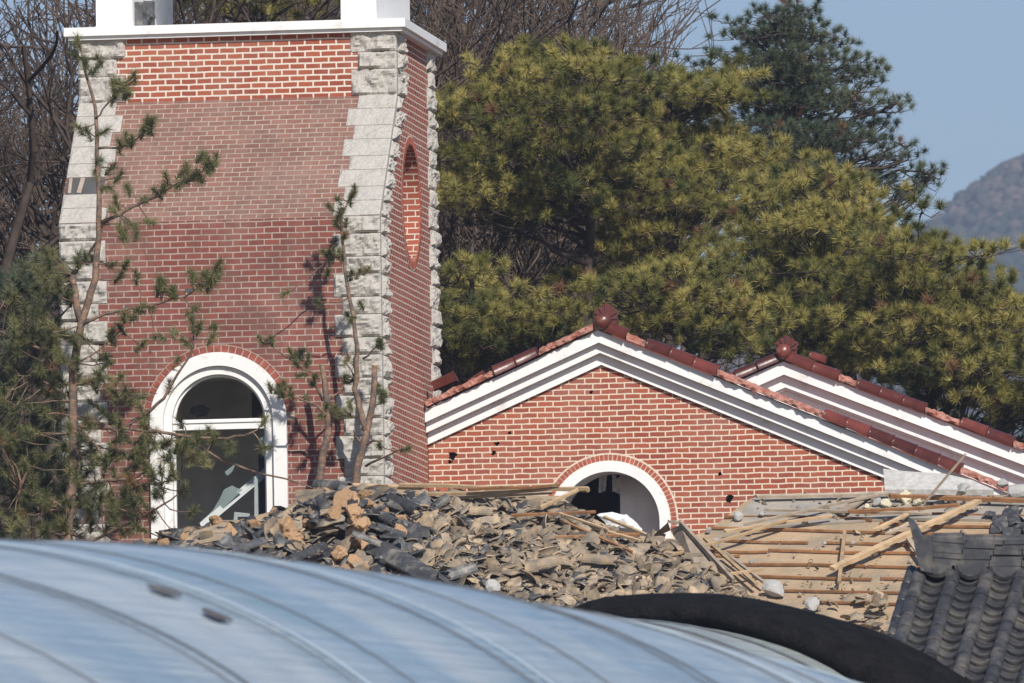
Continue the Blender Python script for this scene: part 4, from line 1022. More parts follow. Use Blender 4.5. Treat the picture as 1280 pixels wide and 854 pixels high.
plank(640,645,744,640,.04,.03,'batten','brown lath ending inside the arch opening',.24,.24,'lath','lath',2,.01)
plank(755,646,812,670,.04,.03,'lath','lath slanting down right under the plaster chunk',.2,.16,'lath','lath')
plank(725,655,800,676,.035,.03,'lath','thin lath parallel to and left of the one under the plaster chunk',.2,.2,'lath','lath')
plank(700,650,790,690,.035,.03,'batten','brown lath slanting down below the arch through the shards',.22,.2,'lath','lath')
plank(690,672,800,668,.04,.03,'batten','brown level lath below the plaster chunk',.2,.2,'lath','lath')
plank(700,642,760,662,.03,.025,'lath','short splinter left of the plaster chunk',.26,.24,'lath','lath')
plank(880,672,945,730,.05,.03,'lath','lath lying along the right side of the bent panel',.14,.12,'lath','lath')
plank(905,690,955,728,.04,.03,'greywood','stick in the tangle at the foot of the bent panel',.12,.12,'lath','lath')
plank(895,720,952,712,.035,.03,'lath','short splinter crossing the tangle at the foot of the bent panel',.16,.14,'lath','lath')
plank(870,705,925,748,.035,.03,'greywood','lowest stick at the foot of the bent panel',.14,.1,'lath','lath')
plank(440,607,530,610,.07,.04,'lath','broken orange lath end at the foot of the tower corner',.18,.18,'lath','lath')
# bent metal panel: long gutter-like sheet folded along its edge
P = [rp(814,672,.12), rp(834,652,.38), rp(852,656,.34), rp(912,728,.10), rp(890,735,.10)]
b = MB(); a0, a1 = rp(818,668,.22), rp(835,653,.42); c0, c1 = rp(880,738,.10), rp(912,728,.12); e0, e1 = rp(851,656,.36), rp(917,728,.16)
m0 = rp(838,662,.20); m1 = rp(890,736,.08)
nn = RN*.012
for quad in ((a0,a1,m0,rp(816,672,.12)), (m0, e0, c1, c0)):
    b.prism(list(quad), nn) if False else b.face(quad)
    b.face([p-nn for p in quad][::-1])
b.beam(e0+nn*2, e1+nn*2, .04, .06, RN); b.beam(a1+nn, e0+nn*2, .03, .03, RN)
tag(b.build('bent_panel', M['greywood'], None, m0), 'bent dusty sheet panel folded like a gutter, lying right of the arch', 'panel')

# ------------------------------------------------------------------ black tiled roof, lower right
YH = 152.0
hp = on_y(1168, 722, YH)                  # left foot of its ridge
PX = YH/FPX                              # metres per pixel there
GS = radians(30); gd = Vector((-.045, -cos(GS), -sin(GS))).normalized(); gu = Vector((1, .0, .018)).normalized(); gn = gu.cross(gd); gn = gn if gn.z > 0 else -gn
tiled = thing('tiled_house', (hp.x+1.5, YH-1.5, gz(YH-2)-.2), 'small house with black clay tile roof and stacked tile ridge at the lower right corner', 'house')
PITCH_G = 43.5*PX; RR = 9.6*PX; RL = 3.4
x_rib0 = -17*PX
NR = 7
def gpt(u, d, h): return hp+gu*u+gd*d+gn*h
for c in range(NR):
    u = x_rib0+PITCH_G*c; b = MB(); nseg = 11; n = 10; ls = RL/nseg
    for k in range(nseg):
        vs = []; fs = []; j0 = rb.uniform(-.006,.006)
        for t, f in ((0,.93),(.06,.95),(.9,1.0),(.96,1.03),(1,1.0)):
            for i in range(n+1):
                a = pi*i/n; r = RR*f; vs.append(gpt(u+cos(a)*r+j0, (k+t)*ls+.06*0, .055+sin(a)*r*.95+.005*t))
        for q in range(4):
            for i in range(n): fs.append((q*(n+1)+i, q*(n+1)+i+1, (q+1)*(n+1)+i+1, (q+1)*(n+1)+i))
        fs.append(tuple(range(4*(n+1), 5*(n+1)))[::-1]); b.add(vs, fs, False)
    b.build('cover_tile_row', M['giwa'], tiled)
    if c == NR-1: break
    b = MB(); cw = PITCH_G-RR*1.3; st = 9.6*PX/.43
    m = 0
    while m*st < RL:
        vs = []; fs = []; n2 = 8; j0, j1 = rb.uniform(-.008,.008), rb.uniform(-.02,.02)
        uc = u+PITCH_G/2+j0
        for t, h in ((-.25, .0), (.97, .052), (1.0, .044), (1.0, .018)):
            for i in range(n2+1):
                a = -1+2*i/n2; vs.append(gpt(uc+a*cw/2, (m+t)*st+.02*(1-a*a)+j1*a*.3, h-.055*(1-a*a)+.018+.006*j1))
        for q in range(3):
            for i in range(n2): fs.append((q*(n2+1)+i, q*(n2+1)+i+1, (q+1)*(n2+1)+i+1, (q+1)*(n2+1)+i))
        b.add(vs, fs); m += 1
    b.build('channel_tile_row', M['giwa'], tiled)
b = MB(); b.prism([gpt(x_rib0-.06,-.1,-.03), gpt(x_rib0+PITCH_G*NR,-.1,-.03), gpt(x_rib0+PITCH_G*NR,RL,-.03), gpt(x_rib0-.06,RL,-.03)], gn*-.1); b.build('roof_base', M['greywood'], tiled)
bk = Vector((0,cos(GS),-sin(GS)))
b = MB(); b.prism([gpt(x_rib0-.06,-.1,.0), gpt(x_rib0+PITCH_G*NR,-.1,.0), gpt(x_rib0+PITCH_G*NR,-.1,.0)+bk*3, gpt(x_rib0-.06,-.1,.0)+bk*3], (0,0,-.12)); b.build('back_slope', M['giwa'], tiled)
e_ = gpt(0, RL-.5, -.2)
b = MB(); hx0, hx1 = hp.x-.2, hp.x+PITCH_G*NR-.2; b.box((hx0,e_.y,gz(YH-2)-.2),(hx1,YH+2.2,e_.z)); b.build('house_wall', M['white_pl'], tiled)
b = MB(); b.prism([(hx0,e_.y,e_.z-.02),(hx0,YH+2.2,e_.z-.02),(hx0,YH,hp.z-.2)], (.15,0,0)); b.build('gable_end', M['white_pl'], tiled)
# ridge: clay closers, four courses of flat tiles, cap tiles, turned-up end
RLN = PITCH_G*NR+.3
def rgp(u, h, y=0.0):
    k = max(0, 1-u/1.1); return hp+gu*u+Vector((0, y, h+.07*k*k))
rx = -8*PX
b = MB()
for c in range(NR):
    u = x_rib0+PITCH_G*(c+.5); n = 10; vs = []; fs = []
    for j, (yy, f) in enumerate(((-.19,.0),(-.19,.75),(-.17,1.0),(.05,1.0))):
        for i in range(n+1):
            a = pi*i/n; vs.append(rgp(u+cos(a)*PITCH_G*.47*f, .075-sin(a)*.135*f-.02, yy))
    for q in range(3):
        for i in range(n): fs.append((q*(n+1)+i, q*(n+1)+i+1, (q+1)*(n+1)+i+1, (q+1)*(n+1)+i))
    b.add(vs, [f[::-1] for f in fs])
b.build('ridge_closer', M['giwa'], tiled)
rdg = None; hh = .055
b = MB(); b.beam(rgp(rx+.02,.18,.04), rgp(RLN,.18,.04), .2, .26)
b.beam(rgp(rx+.02,.2,.04), rgp(1.2,.17,.04), .2, .26)
for lay in range(5):
    u = rx+.015*lay; th = (.062, .05, .055, .045, .05)[lay]
    while u < RLN:
        ln = rb.uniform(.27,.33) if lay < 4 else rb.uniform(.3, .36)
        dz = rb.uniform(-.003,.003); dy = rb.uniform(-.02,.02)
        p, q = rgp(u, hh+th/2+dz), rgp(min(u+ln-.006, RLN), hh+th/2+dz+rb.uniform(-.006,.006))
        b.beam(p+Vector((0,dy-.03,0)), q+Vector((0,dy-.03,0)), .26-.012*lay, th-.003, (0,0,1), 0, 1, 0, rb, .04); u += ln
    hh += th
rdg = b.build('ridge', M['giwa'], tiled)
b = MB(); u = rx+.05
while u < RLN:
    ln = .30; off.clear(); vs, fs = half_round(rb, .105, ln-.004, .02, False, 10); p = rgp(u+ln/2, hh-.005)
    b.add([p+Vector((v.y, v.x, v.z*.55)) for v in vs], [f[::-1] for f in fs]); u += ln
b.build('ridge_cap', M['giwa'], tiled)
b = MB()      # turned-up end tile
prof = [(1.5,-.02),(-1.0,.01),(-1.6,.08),(-2.1,.2),(-2.6,.33),(-3.6,.50),(-3.1,.52),(-1.9,.43),(-1.0,.345),(1.5,.33)]
P = [hp+gu*(rx+a*.045)+Vector((0,-.20,h+.05)) for a, h in prof]; b.prism(P, (0,.34,0))
b.build('ridge_end', M['giwa'], tiled)
b = MB()      # verge roll on the left edge
for k in range(9):
    p, q = gpt(x_rib0-RR*1.4,k*.36-.12,.03), gpt(x_rib0-RR*1.4,(k+1)*.36-.12,.03); b.tube([p, p.lerp(q,.9), q], [.055,.06,.06], 8)
b.build('verge_roll', M['giwa'], tiled)

# ------------------------------------------------------------------ blue film greenhouse (foreground) and the second tunnel with the black net
def tunnel_frame(th, Rr, asp, Y, px0, py0, bend=0, sag=0):
    d = Vector((sin(th), cos(th), 0)); n = Vector((cos(th), -sin(th), 0)); P0 = on_y(px0, py0, Y)-Vector((0,0,Rr*asp))
    def S(s, phi, dr=0.0):
        return P0+d*s+n*(bend*s*s)+Vector((0,0,-sag*s*s))+n*((Rr+dr)*cos(phi))+Vector((0,0,1))*((Rr+dr)*asp*sin(phi))
    return S
def sheet(S, s0, s1, ns, p0, p1, npn, wob=0.0, seed=0):
    V = []
    for i in range(ns+1):
        for j in range(npn+1):
            s = s0+(s1-s0)*i/ns; ph = p0+(p1-p0)*j/npn
            V.append(tuple(S(s, ph, wob*plane_noise(s*2.2+seed, ph*5, seed))))
    m = npn+1; Fq = [(i*m+j, i*m+j+1, (i+1)*m+j+1, (i+1)*m+j) for i in range(ns) for j in range(npn)]
    return V, Fq
G1 = tunnel_frame(.213465, 3.82446, .648734, 87.603, 214.41, 698.31, .00689, .00668)
def film_r(s):      # film bellies slightly in between hoops
    return -.018*abs(sin(pi*s/.62))
grn = thing('greenhouse', tuple(G1(0, pi/2)-Vector((0,0,3.9))), 'blue film tunnel greenhouse with dark hoop lines filling the lower left foreground', 'greenhouse')
V, Fq = sheet(lambda s, ph, dr: G1(s, ph, dr+film_r(s)), -11, 8, 152, 0, pi, 60, .012, 1)
np_obj('film_cover', V, [f[::-1] for f in Fq], M['film'], grn, smooth=True, tint=np.repeat(np.linspace(-11, 8, 153), 61))
b = MB()
for s in (-11, 8):
    arc = [G1(s, pi*k/40) for k in range(41)]; gz0 = gz(80)-.3
    b.face(arc+[Vector((arc[-1].x,arc[-1].y,gz0)), Vector((arc[0].x,arc[0].y,gz0))])
b.build('end_film', M['film'], grn)
b = MB()
for ph in (0, pi):
    for k in range(19):
        p, q = G1(-11+k, ph), G1(-10+k, ph); b.face([p, q, Vector((q.x,q.y,gz(80)-.5)), Vector((p.x,p.y,gz(80)-.5))])
b.build('side_film', M['film'], grn)
s = -10.5; k = 0
while s < 8:
    ds = .62
    b = MB(); b.tube([G1(s+.03*sin(j*.4+k), pi*j/48, .012) for j in range(49)], .0052 if k % 3 else .007, 6); b.build('hoop', M['hoop'], grn)
    s += (1.4, 1.9, .22, 1.7, 1.0, 2.1)[k % 6]; k += 1
for s, w, tilt in ((-1.62,.007,.5),(3.35,.010,.15),(-4.9,.008,.3),(5.6,.007,.1)):
    b = MB(); b.tube([G1(s+tilt*(j/48-.5)*2, pi*j/48, .012) for j in range(49)], w, 6); b.build('film_seam', M['pale_seam'], grn)
def on_tunnel(S, px, py):
    best = None
    for i in range(191):
        for j in range(36, 84):
            p = S(-11+i*.1, pi*j/160); q = project(p); e = (q[0]-px)**2+(q[1]-py)**2
            if best is None or e < best[0]: best = (e, -11+i*.1, pi*j/160)
    return best[1], best[2]
for px, py, w in ((207,743,.10),(270,770,.09)):
    s, ph = on_tunnel(G1, px, py); b = MB(); vs = []
    P = [G1(s+a*w*.9, ph-bb*w*.28+rb.uniform(-.003,.003), .02) for a, bb in ((-1,-.3),(-.3,-.9),(.5,-.6),(1,.2),(.6,.9),(-.2,.7),(-.9,.4))]
    n_ = (P[2]-P[0]).cross(P[4]-P[0]).normalized(); n_ = n_ if n_.z > 0 else -n_
    b.prism(P, n_*.012); b.build('tape_patch', M['patch'], grn)
G2 = tunnel_frame(.38678, 3.34803, .595776, 136.546, 764.87, 778.68)
tun = thing('greenhouse', tuple(G2(-4, pi/2)-Vector((0,0,3))), 'grey film tunnel greenhouse behind the blue one, its far end under the black net', 'greenhouse')
V, Fq = sheet(G2, -16, .6, 40, 0, pi, 48, .01, 3); np_obj('film_cover', V, [f[::-1] for f in Fq], M['film_grey'], tun, smooth=True, tint=np.repeat(np.linspace(-16, .6, 41), 49))
b = MB()
for ph in (0, pi):
    p, q = G2(-16, ph), G2(.6, ph); b.face([p, q, Vector((q.x,q.y,gz(125)-.8)), Vector((p.x,p.y,gz(125)-.8))])
arc = [G2(.6, pi*k/40) for k in range(41)]; b.face(arc+[arc[-1]-Vector((0,0,1.5)), arc[0]-Vector((0,0,1.5))])
b.build('side_film', M['film_grey'], tun)
for k in range(21):
    b = MB(); b.tube([G2(-15.5+k*.75, pi*j/40, .012) for j in range(41)], .014, 6); b.build('hoop', M['hoop'], tun)
# black net bundled over the end arch: a thick lumpy roll
V = []; ns, npn = 26, 90
for j in range(npn+1):
    ph = -.0+pi*j/npn
    tp = min(1, max(.12, (2.05-ph)/.42))
    for i in range(ns+1):
        a = 2*pi*i/ns
        rs_, rr2 = .74*(1+.05*plane_noise(j*.21, i*.5, 1)), .30*tp*(1+.10*plane_noise(j*.17, i*.35, 4)+.09*plane_noise(j*.11+i*.6, i*1.3, 7))
        V.append(tuple(G2(.62+rs_*cos(a), ph, .14*tp+rr2*sin(a)*1.05+.018*plane_noise(j*.5+i*.4, i*1.1, 2))))
m = ns+1; Fq = [(j*m+i, j*m+i+1, (j+1)*m+i+1, (j+1)*m+i) for j in range(npn) for i in range(ns)]
o = np_obj('shade_net', V, Fq, M['black_net'], smooth=True); tag(o, 'black shade net rolled into a thick bundle over the second greenhouse', 'shade net')
#PART3
# ------------------------------------------------------------------ trees: wood as tapered tubes, needles as thousands of thin blades in tufts
def seg_mesh(P, Q, R0, R1, n=5):
    P, Q, R0, R1 = (np.asarray(a, dtype=float) for a in (P, Q, R0, R1))
    D = Q-P; D /= np.linalg.norm(D, axis=1, keepdims=True)+1e-9
    up = np.where(np.abs(D[:, 2:3]) < .9, np.array([[0,0,1.]]), np.array([[1.,0,0]]))
    A = np.cross(D, up); A /= np.linalg.norm(A, axis=1, keepdims=True); B = np.cross(D, A)
    t = 2*pi*np.arange(n)/n
    ring = A[:,None,:]*np.cos(t)[None,:,None]+B[:,None,:]*np.sin(t)[None,:,None]
    V = np.concatenate([P[:,None,:]+ring*R0[:,None,None], Q[:,None,:]+ring*R1[:,None,None]], 1)
    k = np.arange(n); f = np.stack([k, (k+1) % n, (k+1) % n+n, k+n], -1)
    Fq = f[None]+(np.arange(len(P))*2*n)[:,None,None]
    return V.reshape(-1,3), Fq.reshape(-1,4)
class Wood:
    def __init__(s): s.P = []; s.Q = []; s.A = []; s.B = []
    def line(s, pts, r0, r1):
        n = len(pts)-1
        for k in range(n):
            s.P.append(tuple(pts[k])); s.Q.append(tuple(pts[k+1])); s.A.append(r0+(r1-r0)*k/n); s.B.append(r0+(r1-r0)*(k+1)/n)
    def build(s, name, mat, parent, n=5):
        V, Fq = seg_mesh(s.P, s.Q, s.A, s.B, n); return np_obj(name, V, Fq, mat, parent, smooth=True)
def needles(C, D, T, K, ln, wd, rg, back=.35, spread=.8, bias=.6):
    """C centres, D tuft axes, T tint per tuft; K blades per tuft"""
    N = len(C); C = np.asarray(C); D = np.asarray(D)
    rnd = rg.normal(size=(N,K,3)); rnd /= np.linalg.norm(rnd, axis=2, keepdims=True)
    d = D[:,None,:]*bias+rnd*spread; d /= np.linalg.norm(d, axis=2, keepdims=True)
    s = rg.uniform(-back, .35, (N,K,1))
    b = C[:,None,:]+D[:,None,:]*s*ln
    l = ln*rg.uniform(.65, 1.1, (N,K,1))
    tip = b+d*l; tip[:,:,2] -= .12*l[:,:,0]*rg.random((N,K))
    w = np.cross(d, rg.normal(size=(N,K,3))); w /= np.linalg.norm(w, axis=2, keepdims=True)+1e-9; w *= wd/2
    V = np.stack([b-w, b+w, tip], 2).reshape(-1,3)
    Fq = np.arange(N*K*3).reshape(-1,3)
    T = np.asarray(T); dead = np.repeat(rg.random(N) < .025, K)
    t = np.where(dead, 1.0, np.clip(np.repeat(T, K)+rg.normal(0,.10,N*K), 0, .92))
    return V, Fq, np.repeat(t, 3)
def curve(p, q, sag, n, rg, wob=.06):
    p = np.asarray(p, float); q = np.asarray(q, float); L_ = np.linalg.norm(q-p); pts = []
    o = rg.normal(size=3)*L_*wob
    for k in range(n+1):
        t = k/n; pts.append(p*(1-t)+q*t+np.array([0,0,-sag*L_*4*t*(1-t)])+o*sin(pi*t)+(rg.normal(size=3)*L_*wob*.35 if 0 < k < n else 0))
    return pts
def pine(name, label, Y, base_px, top_px, outline, nlobes, ntufts, rg, K=150, ln=.18, wd=.0095, lobe_r=.62, depth=2.6, mat='needle', group=None, bark='bark_dark', tint=(.5,.2), cat='pine tree', twr=.16, extra=()):
    bx = on_y(*base_px, Y); zb = gz(Y)-.2
    root = thing(name, (bx.x, Y, zb), label, cat, group)
    top = np.array(on_y(*top_px, Y)); w = Wood()
    tb = np.array([bx.x, Y, zb]); tr = curve(tb, top, 0, 9, rg, .025); w.line(tr, twr, .035)
    tz = np.array([p[2] for p in tr]); tr = np.array(tr)
    # lobes: poisson-like picks inside the outline, with their own depth
    ox = [p[0] for p in outline]; oy = [p[1] for p in outline]; L_ = []
    tries = 0
    while len(L_) < nlobes and tries < 20000:
        tries += 1
        px, py = rg.uniform(min(ox), max(ox)), rg.uniform(min(oy), max(oy))
        if not all(inside(px+a, py+c, outline) for a, c in ((0,0),(16,0),(-16,0),(0,16),(0,-16))): continue
        # distance to outline
        dmin = min(sqrt((px-a)**2+(py-c)**2) for a, c in outline)
        dep = depth*rg.uniform(-1, .8)*min(1, .35+dmin/110)
        p = np.array(on_y(px, py, Y+dep))
        if all(np.linalg.norm((p-q)*np.array([1,.55,.92])) > lobe_r*1.1 for q, _ in L_): L_.append((p, lobe_r*rg.uniform(.65,1.2)))
    for (px, py, dep, r) in extra: L_.append((np.array(on_y(px, py, Y+dep)), r))
    C = []; D = []; T = []
    per = max(4, int(ntufts/len(L_)))
    for p, r in L_:
        # limb from the trunk, leaving it a little lower than the lobe
        za = np.clip(p[2]-.35*np.hypot(*(p[:2]-tb[:2]))-.2, tz[1], tz[-1])
        a = np.array([np.interp(za, tz, tr[:,k]) for k in range(3)])
        rr = .02+.035*min(1, np.linalg.norm(p-a)/3); lim = curve(a, p, .06, 6, rg, .07); w.line(lim, rr, .014)
        m = max(3, int(per/11)); lt = np.clip(tint[0]+rg.normal(0, tint[1]*1.0), 0, 1)
        keep = []
        for _ in range(m):
            sub = p+rg.normal(size=3)*r*np.array([.66,.66,.26])
            st = lim[rg.integers(3, 7)]; br = curve(st, sub, .03, 3, rg, .08); w.line(br, .013, .006)
            q = int(per/m); dr = sub-p; dr = dr/(np.linalg.norm(dr)+1e-6)
            for c in sub+rg.normal(size=(q,3))*np.array([.36,.36,.10])*r:
                if keep and np.min(np.linalg.norm((np.array(keep)-c)*np.array([1,.8,1.25]), axis=1)) < ln*1.22: continue
                keep.append(c)
                dd = dr*.5+rg.normal(size=3)*.25+np.array([0,-.12,.8]); dd /= np.linalg.norm(dd)
                C.append(c); D.append(dd); T.append(np.clip(lt+rg.normal(0, tint[1]), 0, 1))
                w.line([sub-np.array([0,0,.05]), (sub+c)/2+rg.normal(size=3)*.03-np.array([0,0,.06]), c-dd*ln*.2], .007, .005)
    C = np.array(C); D = np.array(D); T = np.array(T)
    V, Fq, t = needles(C, D, T, K, ln, wd, rg, back=.12, spread=.72, bias=.62)
    w.build('trunk', M[bark], root); np_obj('crown', V, Fq, M[mat], root, tint=t)
    return root
# --- the big pines behind the church
GP = 'olive green pines behind the church'
R_ = lambda n: np.random.default_rng(n)
pine('pine_tree', 'big olive pine with rounded crown directly behind the front gable, right of the tower', 232, (712,470), (735,70),
     [(600,195),(590,160),(615,130),(650,82),(695,48),(750,45),(785,85),(780,130),(815,175),(805,225),(770,215),(740,240),(700,285),(650,290),(590,285),(572,250),(556,200)], 44, 4200, R_(1), group=GP, twr=.2)
pine('pine_tree', 'olive pine with dark forked limbs between the big pine and the tall dark pine', 236, (800,480), (848,125),
     [(805,150),(835,95),(872,80),(902,100),(922,150),(955,190),(945,250),(900,290),(850,300),(812,330),(780,370),(850,400),(800,420),(745,400),(770,330),(800,270),(825,220),(812,180)], 36, 3300, R_(2), group=GP, twr=.2)
pine('pine_tree', 'broad olive pine behind the rear gable, below the tall dark pine', 228, (1010,520), (1030,240),
     [(895,300),(930,235),(990,212),(1035,208),(1075,240),(1095,285),(1125,350),(1105,430),(1060,470),(980,435),(910,425),(850,405),(865,350)], 44, 4200, R_(3), group=GP, twr=.2)
pine('pine_tree', 'olive pine at the right edge, its crown sloping down before the far hill', 224, (1200,560), (1165,330),
     [(1080,330),(1110,285),(1150,292),(1185,318),(1210,350),(1235,378),(1290,382),(1350,400),(1350,540),(1260,545),(1180,500),(1110,470),(1080,400)], 44, 4200, R_(4), group=GP, twr=.18)
pine('pine_tree', 'low bushy pine tight behind the tower corner and the left slope of the front gable', 222, (600,520), (590,300),
     [(540,330),(560,300),(600,335),(640,355),(700,380),(720,420),(690,440),(640,450),(590,470),(545,480)], 20, 1700, R_(5), lobe_r=.6, depth=1.5, group=GP, twr=.1)
pine('pine_tree', 'low olive pine filling the gap above the valley between front gable and rear gable', 221, (880,520), (870,360),
     [(770,345),(830,320),(890,330),(930,350),(960,400),(950,450),(900,455),(850,445),(790,410),(755,385)], 18, 1500, R_(8), lobe_r=.55, depth=1.3, group=GP, twr=.1)
pine('pine_tree', 'small pine tops seen over the tower cornice between the white belfry walls', 226, (330,120), (330,-40),
     [(215,-40),(420,-40),(425,10),(370,30),(300,26),(240,30),(212,20)], 12, 420, R_(6), lobe_r=.6, depth=1.2, group=GP, twr=.12)
pine('tall_pine_tree', 'tall dark blue green pine rising above the olive pines against the sky', 246, (1010,420), (985,2),
     [(905,70),(935,30),(985,2),(1010,15),(1050,60),(1055,110),(1080,160),(1075,230),(1020,260),(930,250),(905,180),(915,120)], 66, 8000, R_(7), K=100, lobe_r=.42, depth=1.5, mat='needle_dark', ln=.145, wd=.007, tint=(.45,.22), twr=.16,
     extra=((1075,85,.3,.22),(1085,105,.2,.25),(1120,130,.1,.20),(1100,150,.3,.25),(1125,180,.4,.2),(1105,195,.2,.25),(1150,215,.1,.2),(1130,235,.3,.25),(1162,222,.2,.14),(1145,250,0,.2),(1110,230,.2,.3),(1070,130,0,.3),(1135,200,.1,.15)))
# --- bare deciduous trees
def bare_tree(name, label, Y, base, height, rg, spread=.55, levels=6, mat='bark_grey', r0=.16, nkids=(2,4), lean=(0,0), up=.25, group=None, start=.3, ratio=.72, cap=9000, xmax=None):
    zb = gz(Y)-.2; p0 = np.array([base, Y, zb]); root = thing(name, tuple(p0), label, 'bare tree', group)
    w = Wood(); tw = Wood()
    def grow(p, d, ln, r, lv):
        n = 4; pts = [p]; dd = d.copy()
        for k in range(n):
            dd = dd+rg.normal(size=3)*.13+np.array([0,0,up*.12]); dd /= np.linalg.norm(dd); pts.append(pts[-1]+dd*ln/n)
        (w if lv < 3 else tw).line(pts, r, r*.62)
        if lv >= levels or len(tw.P) > cap or (xmax is not None and pts[-1][0] > xmax): return
        for c in range(rg.integers(nkids[0], nkids[1]+1)):
            k = rg.integers(2, n+1) if lv else rg.integers(2, n+1)
            q = rg.normal(size=3); q -= dd*q.dot(dd); q /= np.linalg.norm(q)
            nd = dd*(1-spread*.5)+q*spread*rg.uniform(.7,1.3)+np.array([0,0,up*.5]); nd /= np.linalg.norm(nd)
            grow(pts[k], nd, ln*ratio*rg.uniform(.75,1.2), max(.0095, r*.6), lv+1)
        if lv < 2: grow(pts[-1], dd, ln*ratio, r*.62, lv+1)
    grow(p0, np.array([lean[0], lean[1], 1.0]), height*start, r0, 0)
    w.build('trunk', M[mat], root, 6); tw.build('twigs', M[mat], root, 3)
    return root
GB = 'bare trees left of the tower'
def X_at(px, Y): return on_y(px, 400, Y).x
bare_tree('bare_tree', 'thick dark bare tree at the far left edge of the photo', 215, X_at(22,215), 19, R_(20), mat='bark_dark', r0=.27, group=GB, lean=(.03,0), nkids=(3,4))
bare_tree('bare_tree', 'bare tree with leaning dark trunk close to the left side of the tower', 217, X_at(56,217), 18, R_(21), mat='bark_dark', r0=.24, lean=(.06,0), group=GB, nkids=(3,4))
bare_tree('bare_tree', 'thin brownish bare tree between the two dark trunks left of the tower', 230, X_at(38,230), 18, R_(22), mat='bark_brown', r0=.12, group=GB, nkids=(3,4))
bare_tree('bare_tree', 'bare tree with outstretched twigs at the left edge behind the dark trunks', 236, X_at(-25,236), 19, R_(23), mat='bark_grey', r0=.16, group=GB, lean=(.1,0), nkids=(3,4))
bare_tree('bare_tree', 'slender bare tree right against the granite corner left of the tower', 234, X_at(85,234), 18, R_(24), mat='bark_brown', r0=.12, group=GB, nkids=(3,4))
bare_tree('bare_tree', 'bare tree with upright brown twigs standing farthest back at the left edge', 240, X_at(5,240), 20, R_(25), mat='bark_brown', r0=.14, group=GB, nkids=(3,4), spread=.6)
bare_tree('bare_tree', 'tall bare tree whose twigs reach the top of the photo left of the cornice', 232, X_at(68,232), 20, R_(27), mat='bark_brown', r0=.15, group=GB, nkids=(3,4), spread=.6)
bare_tree('bare_tree', 'bare tree with few thick crooked dark limbs, nearest of those left of the tower', 213, X_at(40,213), 20, R_(28), mat='bark_dark', r0=.26, group=GB, nkids=(2,3), spread=.55, levels=5, lean=(.04,0))
GC = 'brown bare trees behind the pines'
for i, (px, Y, h, lb, mt) in enumerate(((560,244,20,'tall brown bare tree just right of the tower cornice','bark_brown'),(630,250,20,'brown bare tree rising behind the left top of the big pine','bark_brown'),(700,256,16,'grey bare tree rising behind the highest tufts of the big pine','bark_grey'),(775,252,15.2,'grey bare tree with fine twigs against the sky right of the big pine','bark_grey'),
      (600,240,16,'lower brown bare tree in the gap between tower and big pine','bark_brown'),(545,238,18,'brown bare tree directly beside the right stones of the tower','bark_dark'),(680,262,14,'dark bare tree hidden behind the centre of the big pine','bark_dark'),(470,246,20,'bare tree behind the right belfry wall of the tower','bark_brown'),(520,250,21,'tall brown bare tree rising behind the right end of the cornice','bark_brown'),(590,256,21,'tallest brown bare tree between the cornice and the big pine top','bark_brown'),(655,246,18,'brown bare tree with crowded twigs above the left shoulder of the big pine','bark_brown'),(735,264,17,'far brown bare tree above the middle of the big pine','bark_brown'),(380,240,19,'bare tree trunk seen between the belfry walls above the cornice','bark_grey'))):
    bare_tree('bare_tree', lb, Y, X_at(px, Y), h, R_(30+i), mat=mt, r0=.19, group=GC, nkids=(3,4), spread=.6, xmax=X_at(845, Y))
# undergrowth closing the view low behind the church
def thicket():
    rg = R_(60); w = Wood(); N = 2600
    for _ in range(N):
        Y = rg.uniform(246, 300); px = rg.uniform(-80, 1080); p = np.array([X_at(px, Y), Y, gz(Y)-.2]); h = rg.uniform(2.5, 6.5)*(1+.25*sin(px*.01)); d = np.array([rg.normal()*.18, rg.normal()*.18, 1.0])
        q = p+d*h*.55; r = q+(d+rg.normal(size=3)*.3)*h*.5; w.line([p, q, r], .03, .006)
        for _k in range(5):
            a = p+(r-p)*rg.uniform(.35,.95); w.line([a, a+(d*.6+rg.normal(size=3)*.55)*h*.22], .010, .004)
    o = w.build('undergrowth', M['bark_brown'], None, 3); tag(o, 'mass of brown leafless undergrowth filling the gaps behind the pines', 'undergrowth', kind='stuff')
thicket()
